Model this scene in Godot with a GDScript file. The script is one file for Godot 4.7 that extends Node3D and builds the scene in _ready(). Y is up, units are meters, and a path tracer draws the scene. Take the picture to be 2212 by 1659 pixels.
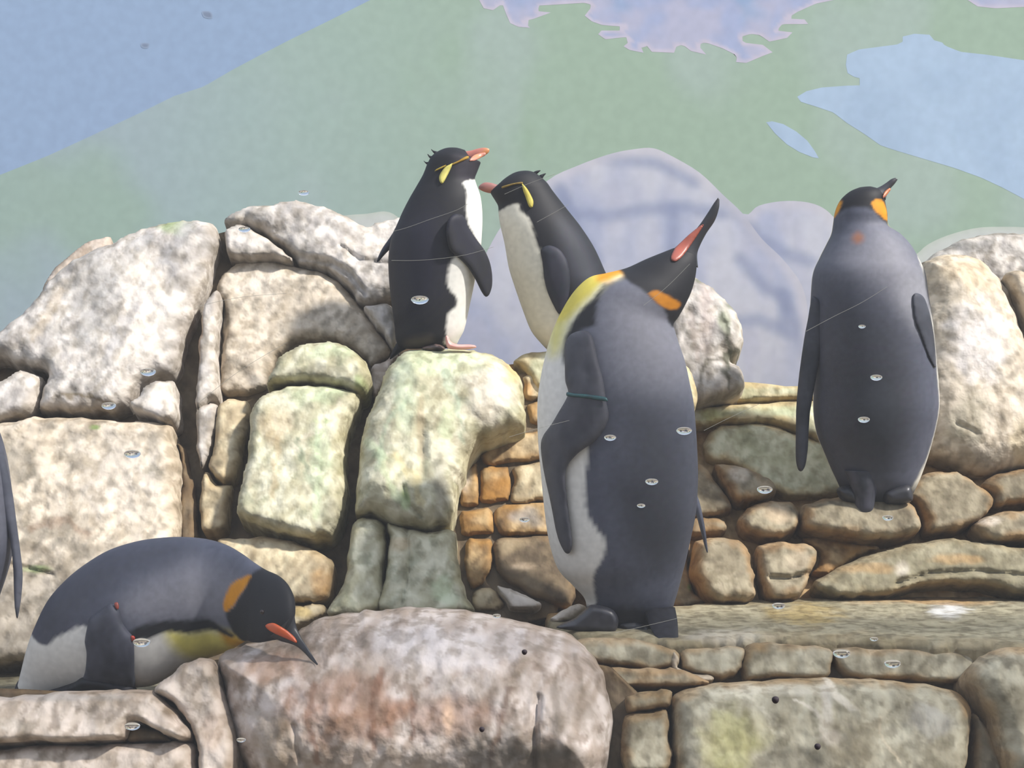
extends Node3D
# A penguin enclosure seen through its viewing window: rockwork of cut boulders, a painted mural wall, two crested and four king penguins.

const FOCAL := 4000.0      # focal length in pixels of the 2212 x 1659 frame
const MID := Vector2(1106.0, 829.5)
const EYE := 1.3           # the camera's height above the ground

var noise_low := FastNoiseLite.new()
var noise_mid := FastNoiseLite.new()
var noise_fine := FastNoiseLite.new()
var mat := {}
var pal := {}
var used := {}


func _ready() -> void:
	# ---- camera, sky, sun, exposure
	var cam := Camera3D.new()
	cam.name = "camera"
	cam.fov = rad_to_deg(2.0 * atan(829.5 / FOCAL))
	cam.near = 0.05
	cam.far = 60.0
	cam.position = Vector3(0, EYE, 0)
	add_child(cam)
	cam.current = true
	var sky_mat := ProceduralSkyMaterial.new()
	sky_mat.sky_top_color = Color(0.80, 0.84, 0.91)
	sky_mat.sky_horizon_color = Color(0.95, 0.955, 0.965)
	sky_mat.ground_bottom_color = Color(0.52, 0.51, 0.48)
	sky_mat.ground_horizon_color = Color(0.72, 0.72, 0.70)
	sky_mat.sun_angle_max = 1.0
	var sky := Sky.new()
	sky.sky_material = sky_mat
	var env := Environment.new()
	env.background_mode = Environment.BG_SKY
	env.sky = sky
	env.background_energy_multiplier = 1.2
	env.ambient_light_source = Environment.AMBIENT_SOURCE_SKY
	env.tonemap_mode = Environment.TONE_MAPPER_LINEAR
	env.tonemap_exposure = 1.22
	env.sdfgi_enabled = true
	env.ssao_enabled = true
	env.ssil_enabled = true
	var we := WorldEnvironment.new()
	we.name = "daylight"
	we.environment = env
	add_child(we)
	var sun := DirectionalLight3D.new()
	sun.name = "sun"
	sun.light_color = Color(1.0, 0.98, 0.95)
	sun.light_energy = 1.75
	sun.light_angular_distance = 4.0
	sun.shadow_enabled = true
	sun.look_at_from_position(Vector3(3, 5, 1), Vector3(3, 5, 1) + Vector3(-0.43, -0.48, -0.17), Vector3.UP)
	add_child(sun)
	setup()
	build_setting()
	build_mural()
	build_rocks()
	build_penguins()
	build_window()


# ------------------------------------------------------------------ materials
func setup() -> void:
	noise_low.seed = 11
	noise_low.noise_type = FastNoiseLite.TYPE_SIMPLEX_SMOOTH
	noise_low.frequency = 1.0
	noise_low.fractal_octaves = 3
	noise_mid.seed = 23
	noise_mid.noise_type = FastNoiseLite.TYPE_SIMPLEX_SMOOTH
	noise_mid.frequency = 1.0
	noise_mid.fractal_octaves = 2
	noise_fine.seed = 37
	noise_fine.noise_type = FastNoiseLite.TYPE_SIMPLEX_SMOOTH
	noise_fine.frequency = 1.0
	noise_fine.fractal_octaves = 3
	var grain := noise_texture(5, 0.022, 5, Color(0.68, 0.66, 0.62), Color(1, 1, 1))
	var grain_ramp: Gradient = grain.color_ramp
	grain_ramp.add_point(0.36, Color(0.84, 0.83, 0.80))
	grain_ramp.add_point(0.5, Color(0.97, 0.97, 0.96))
	var pits := noise_texture(9, 0.035, 5, Color(0, 0, 0), Color(1, 1, 1))
	mat.rock = plain_material("rock", 0.88, true)
	mat.rock.albedo_texture = grain
	triplanar(mat.rock, 1.7)
	mat.rock.heightmap_enabled = true
	mat.rock.heightmap_texture = pits
	mat.rock.heightmap_scale = 0.35
	mat.plumage = plain_material("plumage", 0.62, true)
	mat.plumage.albedo_texture = noise_texture(15, 0.025, 3, Color(0.88, 0.88, 0.88), Color(1, 1, 1))
	triplanar(mat.plumage, 4.0)
	mat.plumage.metallic_specular = 0.35
	mat.skin = plain_material("horn", 0.42, true)
	mat.paint = plain_material("wall_paint", 0.9, true)
	mat.paint.albedo_texture = noise_texture(31, 0.03, 4, Color(0.95, 0.95, 0.95), Color(1, 1, 1))
	triplanar(mat.paint, 1.3)
	mat.concrete = plain_material("concrete", 0.92, false)
	mat.concrete.albedo_color = Color8(140, 134, 122)
	mat.concrete.albedo_texture = grain
	triplanar(mat.concrete, 1.0)
	mat.metal = plain_material("painted_steel", 0.5, false)
	mat.metal.albedo_color = Color8(74, 80, 84)
	mat.pane = plain_material("pane_glass", 0.02, false)
	mat.pane.transparency = BaseMaterial3D.TRANSPARENCY_ALPHA
	mat.pane.albedo_color = Color(0.90, 0.93, 0.97, 0.012)
	mat.water = plain_material("water", 0.03, false)
	mat.water.refraction_enabled = true
	mat.water.refraction_scale = 0.033
	mat.water.albedo_color = Color(1, 1, 1, 0.02)
	mat.grit = plain_material("grit", 0.8, false)
	mat.grit.albedo_color = Color8(36, 26, 34)
	mat.scratch = plain_material("scratch", 0.6, false)
	mat.scratch.albedo_color = Color8(150, 149, 142)
	mat.eye = plain_material("eye", 0.12, false)
	mat.eye.albedo_color = Color8(30, 16, 12)
	# rock colours: light, dark, specks, stain at the joints, how strong, specks' strength, how streaky
	pal.cream = rock_colours(212, 199, 182, 180, 168, 152, 104, 98, 86, 150, 126, 88, 0.35, 0.42, 0.35)
	pal.pale = rock_colours(211, 204, 198, 172, 166, 162, 112, 108, 102, 150, 132, 104, 0.3, 0.42, 0.55)
	pal.moss = rock_colours(211, 207, 184, 180, 175, 148, 112, 118, 92, 150, 138, 86, 0.4, 0.4, 0.7)
	pal.sand = rock_colours(212, 198, 168, 168, 152, 124, 104, 96, 78, 156, 124, 70, 0.4, 0.5, 0.4)
	pal.ochre = rock_colours(184, 158, 118, 136, 104, 64, 96, 74, 48, 170, 124, 54, 0.5, 0.5, 0.35)
	pal.olive = rock_colours(156, 146, 124, 124, 114, 94, 82, 73, 56, 166, 118, 52, 0.42, 0.45, 0.2)
	pal.ledge = rock_colours(152, 145, 122, 128, 121, 98, 104, 96, 76, 150, 126, 84, 0.3, 0.5, 0.2)
	pal.slab = rock_colours(204, 202, 176, 172, 170, 140, 136, 138, 106, 196, 150, 70, 0.4, 0.4, 0.25)
	pal.pink = rock_colours(206, 194, 188, 166, 150, 138, 116, 96, 78, 134, 112, 86, 0.4, 0.5, 0.5)
	pal.dusk = rock_colours(214, 200, 189, 168, 153, 138, 108, 92, 74, 130, 104, 76, 0.4, 0.45, 0.3)
	pal.dim = rock_colours(182, 175, 154, 142, 134, 113, 96, 88, 68, 164, 124, 68, 0.5, 0.45, 0.3)
	pal.brown = rock_colours(120, 104, 82, 92, 78, 60, 66, 54, 40, 120, 92, 54, 0.4, 0.4, 0.4)


func noise_texture(sd: int, freq: float, octaves: int, low: Color, high: Color) -> NoiseTexture2D:
	var n := FastNoiseLite.new()
	n.seed = sd
	n.noise_type = FastNoiseLite.TYPE_SIMPLEX_SMOOTH
	n.frequency = freq
	n.fractal_octaves = octaves
	var g := Gradient.new()
	g.set_color(0, low)
	g.set_color(1, high)
	var t := NoiseTexture2D.new()
	t.width = 512
	t.height = 512
	t.seamless = true
	t.noise = n
	t.color_ramp = g
	return t


func plain_material(called: String, rough: float, tinted: bool) -> StandardMaterial3D:
	var m := StandardMaterial3D.new()
	m.resource_name = called
	m.roughness = rough
	m.vertex_color_use_as_albedo = tinted
	return m


func triplanar(m: StandardMaterial3D, scale: float) -> void:
	m.uv1_triplanar = true
	m.uv1_world_triplanar = true
	m.uv1_scale = Vector3(scale, scale, scale)


func lin(r: float, g: float, b: float) -> Color:
	return Color(r / 255.0, g / 255.0, b / 255.0).srgb_to_linear()


func rock_colours(r1: int, g1: int, b1: int, r2: int, g2: int, b2: int, r3: int, g3: int, b3: int, r4: int, g4: int, b4: int, rim: float, specks: float, streaks: float) -> Dictionary:
	return {"light": lin(r1, g1, b1), "dark": lin(r2, g2, b2), "speck": lin(r3, g3, b3), "stain": lin(r4, g4, b4), "rim": rim, "specks": specks, "streaks": streaks}


# ------------------------------------------------------------------ naming
func numbered(called: String) -> String:
	var n: int = used.get(called, 0)
	used[called] = n + 1
	return called if n == 0 else "%s_%03d" % [called, n]


func tag(o: Node3D, label: String, category := "", group := "", kind := "") -> void:
	if label: o.set_meta("label", label)
	if category: o.set_meta("category", category)
	if group: o.set_meta("group", group)
	if kind: o.set_meta("kind", kind)


func root_node(called: String, where: Vector3) -> Node3D:
	var o := Node3D.new()
	o.name = numbered(called)
	o.position = where
	add_child(o)
	return o


func put(mesh: Mesh, m: Material, called: String, parent: Node3D, where := Vector3.ZERO) -> MeshInstance3D:
	var o := MeshInstance3D.new()
	o.name = called if parent != self else numbered(called)
	o.mesh = mesh
	o.material_override = m
	o.position = where
	parent.add_child(o, true)
	return o


# ------------------------------------------------------------------ geometry
func at(p: Vector2, depth: float) -> Vector3:      # the point that lies at this depth in front of the camera
	return Vector3((p.x - MID.x) * depth / FOCAL, EYE - (p.y - MID.y) * depth / FOCAL, -depth)


func outline(text: String) -> PackedVector2Array:
	var out := PackedVector2Array()
	for pair in text.split(" ", false):
		var xy := pair.split(",")
		out.append(Vector2(float(xy[0]), float(xy[1])))
	return out


func rounded(poly: PackedVector2Array, n: int, tension := 0.5) -> PackedVector2Array:
	var out := PackedVector2Array()
	var c := poly.size()
	for i in c:
		var p0 := poly[(i + c - 1) % c]
		var p1 := poly[i]
		var p2 := poly[(i + 1) % c]
		var p3 := poly[(i + 2) % c]
		var m1 := (p2 - p0) * tension
		var m2 := (p3 - p1) * tension
		for k in n:
			var t := float(k) / n
			var t2 := t * t
			var t3 := t2 * t
			out.append(p1 * (2 * t3 - 3 * t2 + 1) + m1 * (t3 - 2 * t2 + t) + p2 * (3 * t2 - 2 * t3) + m2 * (t3 - t2))
	return out


func wobbled(poly: PackedVector2Array, amount: float, sd: float) -> PackedVector2Array:
	var out := PackedVector2Array()
	for p in poly:
		out.append(p + Vector2(noise_low.get_noise_3d(p.x * 0.03, p.y * 0.03, sd), noise_low.get_noise_3d(p.x * 0.03, p.y * 0.03, sd + 40.0)) * amount * 2.0)
	return out


var near_point := Vector2.ZERO
func inside_by(p: Vector2, poly: PackedVector2Array) -> float:     # distance to the outline, positive inside; near_point is the closest point on it
	var best := 1e12
	var within := false
	var n := poly.size()
	var a := poly[n - 1]
	for b in poly:
		var e := b - a
		var w := p - a
		var l := e.length_squared()
		var t := 0.0
		if l > 0.0:
			t = clampf(w.dot(e) / l, 0.0, 1.0)
		var q := a + e * t
		var dd := p.distance_squared_to(q)
		if dd < best:
			best = dd
			near_point = q
		if (a.y > p.y) != (b.y > p.y) and p.x < a.x + e.x * (p.y - a.y) / e.y:
			within = not within
		a = b
	return sqrt(best) if within else -sqrt(best)


func away_from_line(p: Vector2, line: PackedVector2Array) -> float:
	var best := 1e12
	for i in line.size() - 1:
		best = minf(best, p.distance_squared_to(Geometry2D.get_closest_point_to_segment(p, line[i], line[i + 1])))
	return sqrt(best)


func bounds(poly: PackedVector2Array, grow: float) -> Rect2:
	var r := Rect2(poly[0], Vector2.ZERO)
	for p in poly:
		r = r.expand(p)
	return r.grow(grow)


func finish(v: PackedVector3Array, c: PackedColorArray, f: PackedInt32Array, origin: Vector3, level := 0) -> ArrayMesh:
	var n := PackedVector3Array()
	n.resize(v.size())
	for i in range(0, f.size(), 3):
		var a := v[f[i]]
		var nn := (v[f[i + 2]] - a).cross(v[f[i + 1]] - a)
		n[f[i]] += nn
		n[f[i + 1]] += nn
		n[f[i + 2]] += nn
	for i in n.size():
		n[i] = n[i].normalized() if n[i].length_squared() > 1e-24 else Vector3(0, 0, 1)
		if i < level:
			n[i] = Vector3(0, 0, 1)
		v[i] -= origin
	var arrays := []
	arrays.resize(Mesh.ARRAY_MAX)
	arrays[Mesh.ARRAY_VERTEX] = v
	arrays[Mesh.ARRAY_NORMAL] = n
	arrays[Mesh.ARRAY_COLOR] = c
	arrays[Mesh.ARRAY_INDEX] = f
	var m := ArrayMesh.new()
	m.add_surface_from_arrays(Mesh.PRIMITIVE_TRIANGLES, arrays)
	return m


# A solid with this outline: its front swells by «swell» over «round» pixels from the edge and carries relief; behind, a skirt and a flat back, or a swollen back.
func solid(poly: PackedVector2Array, depth: Callable, paint: Callable, o: Dictionary, origin := Vector3.ZERO) -> ArrayMesh:
	var step: float = o.get("step", 5.0)
	var swell: float = o.get("swell", 0.03)
	var rnd: float = o.get("round", 30.0)
	var rough: float = o.get("rough", 0.0)
	var dir: Vector3 = o.get("dir", Vector3(0, 0.15, 1)).normalized()
	var back: Vector3 = o.get("back", Vector3(0, -0.04, -0.10))
	var twin: float = o.get("twin", 0.0)
	var cracks: Array = o.get("cracks", [])
	var box := bounds(poly, step * 0.5)
	var nx := int(ceil(box.size.x / step)) + 1
	var ny := int(ceil(box.size.y / step)) + 1
	var inside := PackedFloat32Array()
	inside.resize(nx * ny)
	var place := PackedVector2Array()
	place.resize(nx * ny)
	for j in ny:
		for i in nx:
			var p := box.position + Vector2(i, j) * step
			var d := inside_by(p, poly)
			inside[j * nx + i] = d
			place[j * nx + i] = p if d > step * 0.3 else near_point
	var cell := PackedByteArray()
	cell.resize(nx * ny)
	var index := PackedInt32Array()
	index.resize(nx * ny)
	index.fill(-1)
	var v := PackedVector3Array()
	var c := PackedColorArray()
	var f := PackedInt32Array()
	var flat := PackedVector3Array()
	var edge := PackedByteArray()
	for j in ny - 1:
		for i in nx - 1:
			var k := j * nx + i
			if maxf(maxf(inside[k], inside[k + 1]), maxf(inside[k + nx], inside[k + nx + 1])) > step * 0.3:
				cell[k] = 1
				for q in [k, k + 1, k + nx + 1, k + nx]:
					if index[q] < 0:
						index[q] = v.size()
						var p := place[q]
						var d := maxf(inside[q], 0.0) if inside[q] > step * 0.3 else 0.0
						var base := at(p, depth.call(p.x, p.y))
						var s := 1.0 - minf(d / rnd, 1.0)
						var prof := sqrt(1.0 - s * s)
						var h := swell * prof
						if rough > 0.0:
							var near := minf(d / 18.0, 1.0)
							h += rough * near * (noise_low.get_noise_3dv(base * 4.0) * 0.9 + noise_mid.get_noise_3d(base.x * 22.0, base.y * 13.0, base.z * 22.0) * 0.26 + noise_fine.get_noise_3dv(base * 48.0) * 0.06)
						for crack in cracks:
							var away := away_from_line(p, crack[0])
							if away < crack[1]:
								h -= crack[2] * (1.0 - away / crack[1])
						v.append(base + dir * h)
						flat.append(base - dir * twin * prof)
						edge.append(1 if d <= 0.0 else 0)
						c.append(paint.call(p, d, base))
				f.append_array([index[k], index[k + 1], index[k + nx + 1], index[k], index[k + nx + 1], index[k + nx]])
	var count := v.size()
	if twin > 0.0:
		var twin_of := PackedInt32Array()
		twin_of.resize(count)
		for i in count:
			if edge[i]:
				twin_of[i] = i
			else:
				twin_of[i] = v.size()
				v.append(flat[i])
				c.append(c[i])
		for i in range(0, f.size(), 3):
			f.append_array([twin_of[f[i]], twin_of[f[i + 2]], twin_of[f[i + 1]]])
	else:
		var behind := {}
		var front_of := {}
		for j in ny - 1:
			for i in nx - 1:
				var k := j * nx + i
				if cell[k] == 0:
					continue
				var sides := [[k, k + 1, k - nx, j > 0], [k + 1, k + nx + 1, k + 1, true], [k + nx + 1, k + nx, k + nx, true], [k + nx, k, k - 1, i > 0]]
				for s in sides:
					if not s[3] or cell[s[2]] == 0:
						var a: int = index[s[0]]
						var b: int = index[s[1]]
						if o.get("hard", false):      # a crisp edge: the side has corners of its own
							for q in [a, b]:
								if not front_of.has(q):
									front_of[q] = v.size()
									v.append(v[q])
									c.append(c[q])
							a = front_of[a]
							b = front_of[b]
						for q in [a, b]:
							if not behind.has(q):
								behind[q] = v.size()
								v.append(v[q] + back)
								c.append(c[q])
						var a2: int = behind[a]
						var b2: int = behind[b]
						f.append_array([b, a, a2, b, a2, b2])
		var cap := Geometry2D.triangulate_polygon(poly)
		if cap.size() > 0:
			var first := v.size()
			for p in poly:
				v.append(at(p, depth.call(p.x, p.y)) + back)
				c.append(c[0])
			for i in range(0, cap.size(), 3):
				var a := poly[cap[i]]
				var turn := (poly[cap[i + 1]] - a).cross(poly[cap[i + 2]] - a)
				f.append_array([first + cap[i], first + cap[i + (2 if turn > 0 else 1)], first + cap[i + (1 if turn > 0 else 2)]])
	return finish(v, c, f, origin, count if o.get("hard", false) else 0)


# A body swept through stations «left right [fullness [depth shift]]»: each ring spans the two edge points and is rounded in depth.
func swept(text: String, depth: float, full: float, paint: Callable, origin: Vector3, gap := 5.0, segs := 96, cover = null) -> ArrayMesh:
	var st := []
	for row in text.split(";", false):
		var w := row.strip_edges().split(" ", false)
		var a := w[0].split(",")
		var b := w[1].split(",")
		st.append([Vector2(float(a[0]), float(a[1])), Vector2(float(b[0]), float(b[1])), float(w[2]) if w.size() > 2 else 1.0, float(w[3]) if w.size() > 3 else 0.0])
	var v := PackedVector3Array()
	var c := PackedColorArray()
	var f := PackedInt32Array()
	var rings := 0
	var last := st.size() - 1
	for i in last:
		var s0: Array = st[maxi(i - 1, 0)]
		var s1: Array = st[i]
		var s2: Array = st[i + 1]
		var s3: Array = st[mini(i + 2, last)]
		var span: float = maxf(s1[0].distance_to(s2[0]), s1[1].distance_to(s2[1]))
		var n := maxi(2, int(span / gap))
		for k in n + (1 if i == last - 1 else 0):
			var t := float(k) / n
			var l: Vector2 = spline(s0[0], s1[0], s2[0], s3[0], t)
			var r: Vector2 = spline(s0[1], s1[1], s2[1], s3[1], t)
			var more := spline(Vector2(s0[2], s0[3]), Vector2(s1[2], s1[3]), Vector2(s2[2], s2[3]), Vector2(s3[2], s3[3]), t)
			var fl: float = more.x
			var dd: float = depth + more.y
			var mid := (l + r) * 0.5
			var half := (r - l) * 0.5
			var thick: float = half.length() * dd / FOCAL * full * fl
			for q in segs:
				var th := TAU * q / segs
				var p := mid - half * cos(th)
				var front := sin(th)
				var w := at(p, dd) + Vector3(0, 0, thick * front)
				v.append(w)
				c.append(paint.call(p, front, w))
				if cover != null and front > -0.05:
					var pr := Vector2(w.x / -w.z * FOCAL + MID.x, (EYE - w.y) / -w.z * FOCAL + MID.y)
					var key := Vector2i(int(floor(pr.x / 8.0)), int(floor(pr.y / 8.0)))
					if not cover.has(key) or cover[key] > -w.z:
						cover[key] = -w.z
			rings += 1
	# which way the rings turn decides which side is out
	var s_mid: Array = st[last / 2]
	var s_next: Array = st[last / 2 + 1]
	var along: Vector2 = (s_next[0] + s_next[1]) - (s_mid[0] + s_mid[1])
	var across: Vector2 = s_mid[1] - s_mid[0]
	var flip := along.cross(across) < 0.0
	for i in rings - 1:
		for q in segs:
			var a := i * segs + q
			var b := i * segs + (q + 1) % segs
			if flip:
				f.append_array([a, b, b + segs, a, b + segs, a + segs])
			else:
				f.append_array([a, b + segs, b, a, a + segs, b + segs])
	for e in [0, rings - 1]:
		var m := Vector3.ZERO
		for q in segs:
			m += v[e * segs + q]
		v.append(m / segs)
		c.append(c[e * segs])
		var top := v.size() - 1
		for q in segs:
			var a: int = e * segs + q
			var b: int = e * segs + (q + 1) % segs
			if flip == (e == 0):
				f.append_array([top, b, a])
			else:
				f.append_array([top, a, b])
	return finish(v, c, f, origin)


func spline(p0: Vector2, p1: Vector2, p2: Vector2, p3: Vector2, t: float) -> Vector2:
	var m1 := (p2 - p0) * 0.5
	var m2 := (p3 - p1) * 0.5
	var t2 := t * t
	var t3 := t2 * t
	return p1 * (2 * t3 - 3 * t2 + 1) + m1 * (t3 - 2 * t2 + t) + p2 * (3 * t2 - 2 * t3) + m2 * (t3 - t2)


func lying_on(cover: Dictionary, lift: float, else_depth: float) -> Callable:     # depth of a part that follows the body under it
	return func(x: float, y: float) -> float:
		var at_cell := Vector2i(int(floor(x / 8.0)), int(floor(y / 8.0)))
		var spot := Vector2(x, y) / 8.0 - Vector2(0.5, 0.5)
		for reach in [3, 6, 10]:
			var sum := 0.0
			var weight := 0.0
			for j in range(-reach, reach + 1):
				for i in range(-reach, reach + 1):
					var k := at_cell + Vector2i(i, j)
					if cover.has(k):
						var w := exp(-spot.distance_squared_to(Vector2(k)) / (0.16 * reach * reach))
						sum += cover[k] * w
						weight += w
			if weight > 0.05:
				return sum / weight - lift
		return else_depth


func ramp(lo: float, hi: float, x: float) -> float:
	var t := clampf((x - lo) / (hi - lo), 0.0, 1.0)
	return t * t * (3.0 - 2.0 * t)


# ------------------------------------------------------------------ the setting
func box_mesh(size: Vector3) -> BoxMesh:
	var b := BoxMesh.new()
	b.size = size
	return b


const WALL := 5.7
func build_setting() -> void:
	tag(put(box_mesh(Vector3(14, 0.2, 14)), mat.concrete, "ground", self, Vector3(0, -0.1, -2.0)), "grey concrete ground of the enclosure below the rockwork", "", "", "structure")
	var wall_paint := plain_material("sky_blue_paint", 0.9, false)
	wall_paint.albedo_color = Color8(150, 172, 202)
	wall_paint.albedo_texture = mat.paint.albedo_texture
	triplanar(wall_paint, 1.3)
	var w := put(box_mesh(Vector3(9, 4.2, 0.2)), wall_paint, "wall_back", self, Vector3(0, 2.1, -WALL - 0.1))
	tag(w, "pale blue painted mural wall closing the enclosure behind the rocks", "", "", "structure")
	var dark := plain_material("added_wall_paint", 0.8, false)
	dark.albedo_color = Color8(96, 92, 88)
	tag(put(box_mesh(Vector3(12, 2.6, 0.2)), dark, "added_wall", self, Vector3(0, 1.3, 3.2)), "added dark wall behind the camera that keeps sky reflections off the viewing window", "", "", "structure")  # unseen wall, added to keep sky reflections off the pane
	var awning := root_node("added_awning", Vector3(1.0, 3.63, -2.735))  # unseen, added to halve the sun on the front rocks
	tag(awning, "added unseen slatted steel awning that half shades the front row of rocks", "", "", "structure")
	for k in 4:
		put(box_mesh(Vector3(12, 0.03, 0.105)), mat.metal, "slat", awning, Vector3(0, 0, -0.30 + 0.2 * k))
	var base := plain_material("rock_core", 0.95, false)
	base.albedo_color = Color8(112, 98, 76)
	tag(put(box_mesh(Vector3(3.6, 0.55, 1.9)), base, "ground_base", self, Vector3(0, 0.275, -4.65)), "rough core that carries the rockwork", "", "", "structure")


# ------------------------------------------------------------------ the mural: flat coats of paint, each a thin layer on the wall
func build_mural() -> void:
	var wall: Node3D = get_node("wall_back")
	var o := wall.position
	var sheet := func(lift: float) -> Callable: return func(_x: float, _y: float) -> float: return WALL - lift
	var hill := outline("-1500,860 -700,600 0,378 100,338 200,292 300,245 375,208 440,187 500,152 560,120 630,84 700,50 800,0 900,-55 1150,-240 1500,-400 2000,-420 2700,-300 3400,-100 3700,100 3700,1500 -1500,1500")
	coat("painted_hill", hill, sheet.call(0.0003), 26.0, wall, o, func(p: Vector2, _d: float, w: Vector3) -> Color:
		var c := lin(164, 184, 184).lerp(lin(160, 182, 164), ramp(300, 1500, p.x + 0.3 * (829.0 - p.y)))
		c = c.lerp(lin(158, 170, 186), 0.8 * ramp(800, -100, p.x + 0.4 * p.y) )  # greyer to the left: paint tone and haze mixed into the colour
		c = c.lerp(lin(154, 180, 154), ramp(0.05, 0.5, noise_low.get_noise_3dv(w * 1.3)) * 0.55)
		return c.lerp(lin(176, 190, 192), ramp(0.1, 0.5, noise_mid.get_noise_3d(w.x * 2.0, w.y * 1.2, 3.0)) * 0.4))
	var ice := outline("1020,-160 1035,0 1045,18 1065,22 1085,8 1094,32 1102,50 1120,58 1145,60 1131,46 1152,41 1190,27 1161,24 1165,12 1200,10 1265,6 1280,12 1263,34 1278,46 1300,54 1350,58 1342,66 1299,66 1292,74 1308,85 1352,80 1362,88 1347,100 1360,108 1390,114 1384,99 1395,96 1408,112 1456,114 1462,98 1476,97 1492,110 1526,118 1508,98 1522,91 1560,104 1592,120 1590,134 1612,136 1650,120 1669,113 1648,97 1606,92 1600,80 1622,73 1642,76 1662,90 1700,82 1712,70 1678,66 1690,52 1746,52 1738,42 1700,40 1722,26 1762,8 1850,-10 1900,-160")
	var ice_paint := func(p: Vector2, d: float, w: Vector3) -> Color:
		var c := lin(182, 184, 208).lerp(lin(168, 178, 210), ramp(-0.2, 0.4, noise_mid.get_noise_3dv(w * 7.0)))
		c = c.lerp(lin(150, 172, 206), ramp(0.05, 0.35, noise_low.get_noise_3dv(w * 3.2)) * ramp(14, 60, d))
		return c.lerp(lin(204, 196, 210), ramp(9, 3, d) * 0.8)
	coat("painted_ice", ice, sheet.call(0.0005), 7.0, wall, o, ice_paint)
	coat("painted_ice", outline("2070,-160 2090,0 2112,14 2150,18 2212,15 2290,22 2400,4 2480,-160"), sheet.call(0.0005), 9.0, wall, o, ice_paint)
	var blue := func(_p: Vector2, _d: float, w: Vector3) -> Color:
		return lin(174, 196, 220).lerp(lin(166, 188, 213), ramp(-0.4, 0.5, noise_mid.get_noise_3dv(w * 3.0)))
	coat("painted_lake", outline("1722,209 1742,197 1775,189 1830,185 1872,184 1882,180 1874,173 1845,166 1831,158 1827,140 1830,118 1855,107 1900,101 1946,95 1953,86 1950,79 1975,73 2008,75 2018,87 2036,92 2040,98 2075,112 2130,118 2212,130 2420,150 2700,240 2760,420 2600,540 2400,500 2290,460 2212,430 2165,405 2120,384 2062,363 1985,340 1935,325 1902,314 1868,290 1830,266 1800,243 1768,232 1730,220"), sheet.call(0.0005), 10.0, wall, o, blue)
	coat("painted_lake", outline("1655,264 1668,262 1692,268 1720,284 1744,304 1760,326 1769,342 1756,340 1726,328 1700,312 1674,288"), sheet.call(0.0005), 6.0, wall, o, blue)
	var lines := [outline("1215,420 1232,458 1300,468 1400,452 1480,448 1560,462"), outline("1452,452 1452,540 1440,620"), outline("1300,340 1420,352 1500,392"), outline("1560,425 1600,470 1640,515 1690,545 1750,565"), outline("1690,640 1720,700 1740,760"), outline("1600,560 1650,620 1700,640 1690,700"), outline("1205,400 1225,450 1260,520 1290,560"), outline("1560,700 1640,690 1700,720")]
	var grey := func(p: Vector2, d: float, w: Vector3) -> Color:
		var c := lin(200, 202, 214).lerp(lin(176, 182, 206), ramp(-0.35, 0.4, noise_low.get_noise_3d(w.x * 4.0, w.y * 1.6, 7.0)))
		c = c.lerp(lin(186, 188, 206), ramp(-0.1, 0.5, noise_mid.get_noise_3d(w.x * 12.0, w.y * 4.0, 7.0)) * 0.6)
		for l in lines:
			var a := away_from_line(p, l)
			c = c.lerp(lin(140, 150, 180), ramp(26, 2, a) * 0.62)
		return c.lerp(lin(210, 206, 212), ramp(30, 4, d) * 0.5)
	coat("painted_boulder", rounded(outline("1560,480 1612,466 1640,444 1700,434 1760,441 1800,468 1830,520 1870,600 1890,900 1560,900"), 4), sheet.call(0.0005), 9.0, wall, o, grey)
	coat("painted_boulder", rounded(outline("970,920 976,720 1000,630 1045,556 1090,480 1180,392 1250,357 1320,332 1372,322 1410,320 1445,334 1510,372 1562,421 1605,462 1645,515 1700,570 1740,640 1750,780 1750,920"), 4), sheet.call(0.0007), 8.0, wall, o, grey)
	var smudge := func(_p: Vector2, d: float, _w: Vector3) -> Color: return lin(150, 168, 194).lerp(lin(126, 140, 164), ramp(0, 5, d))
	coat("painted_smudge", rounded(outline("437,24 456,26 458,40 440,37"), 3), sheet.call(0.0004), 2.5, wall, o, smudge)
	coat("painted_smudge", rounded(outline("304,95 313,92 323,95 319,104 307,103"), 3), sheet.call(0.0004), 2.5, wall, o, smudge)
	var white := func(_p: Vector2, d: float, w: Vector3) -> Color:
		return lin(196, 204, 194).lerp(lin(204, 208, 204), ramp(0, 14, d))
	coat("painted_snow", rounded(outline("1960,600 1985,545 2030,515 2100,494 2160,490 2240,494 2340,520 2360,640"), 4), sheet.call(0.0005), 8.0, wall, o, white)
	coat("painted_snow", rounded(outline("690,560 700,480 742,466 790,462 840,458 872,490 880,580"), 4), sheet.call(0.0005), 8.0, wall, o, white)


func coat(called: String, poly: PackedVector2Array, depth: Callable, step: float, wall: Node3D, origin: Vector3, paint: Callable) -> void:
	put(solid(poly, depth, paint, {"step": step, "swell": 0.0, "round": 4.0, "hard": true, "back": Vector3(0, 0, -0.0001), "dir": Vector3(0, 0, 1)}, origin), mat.paint, called, wall)


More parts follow.
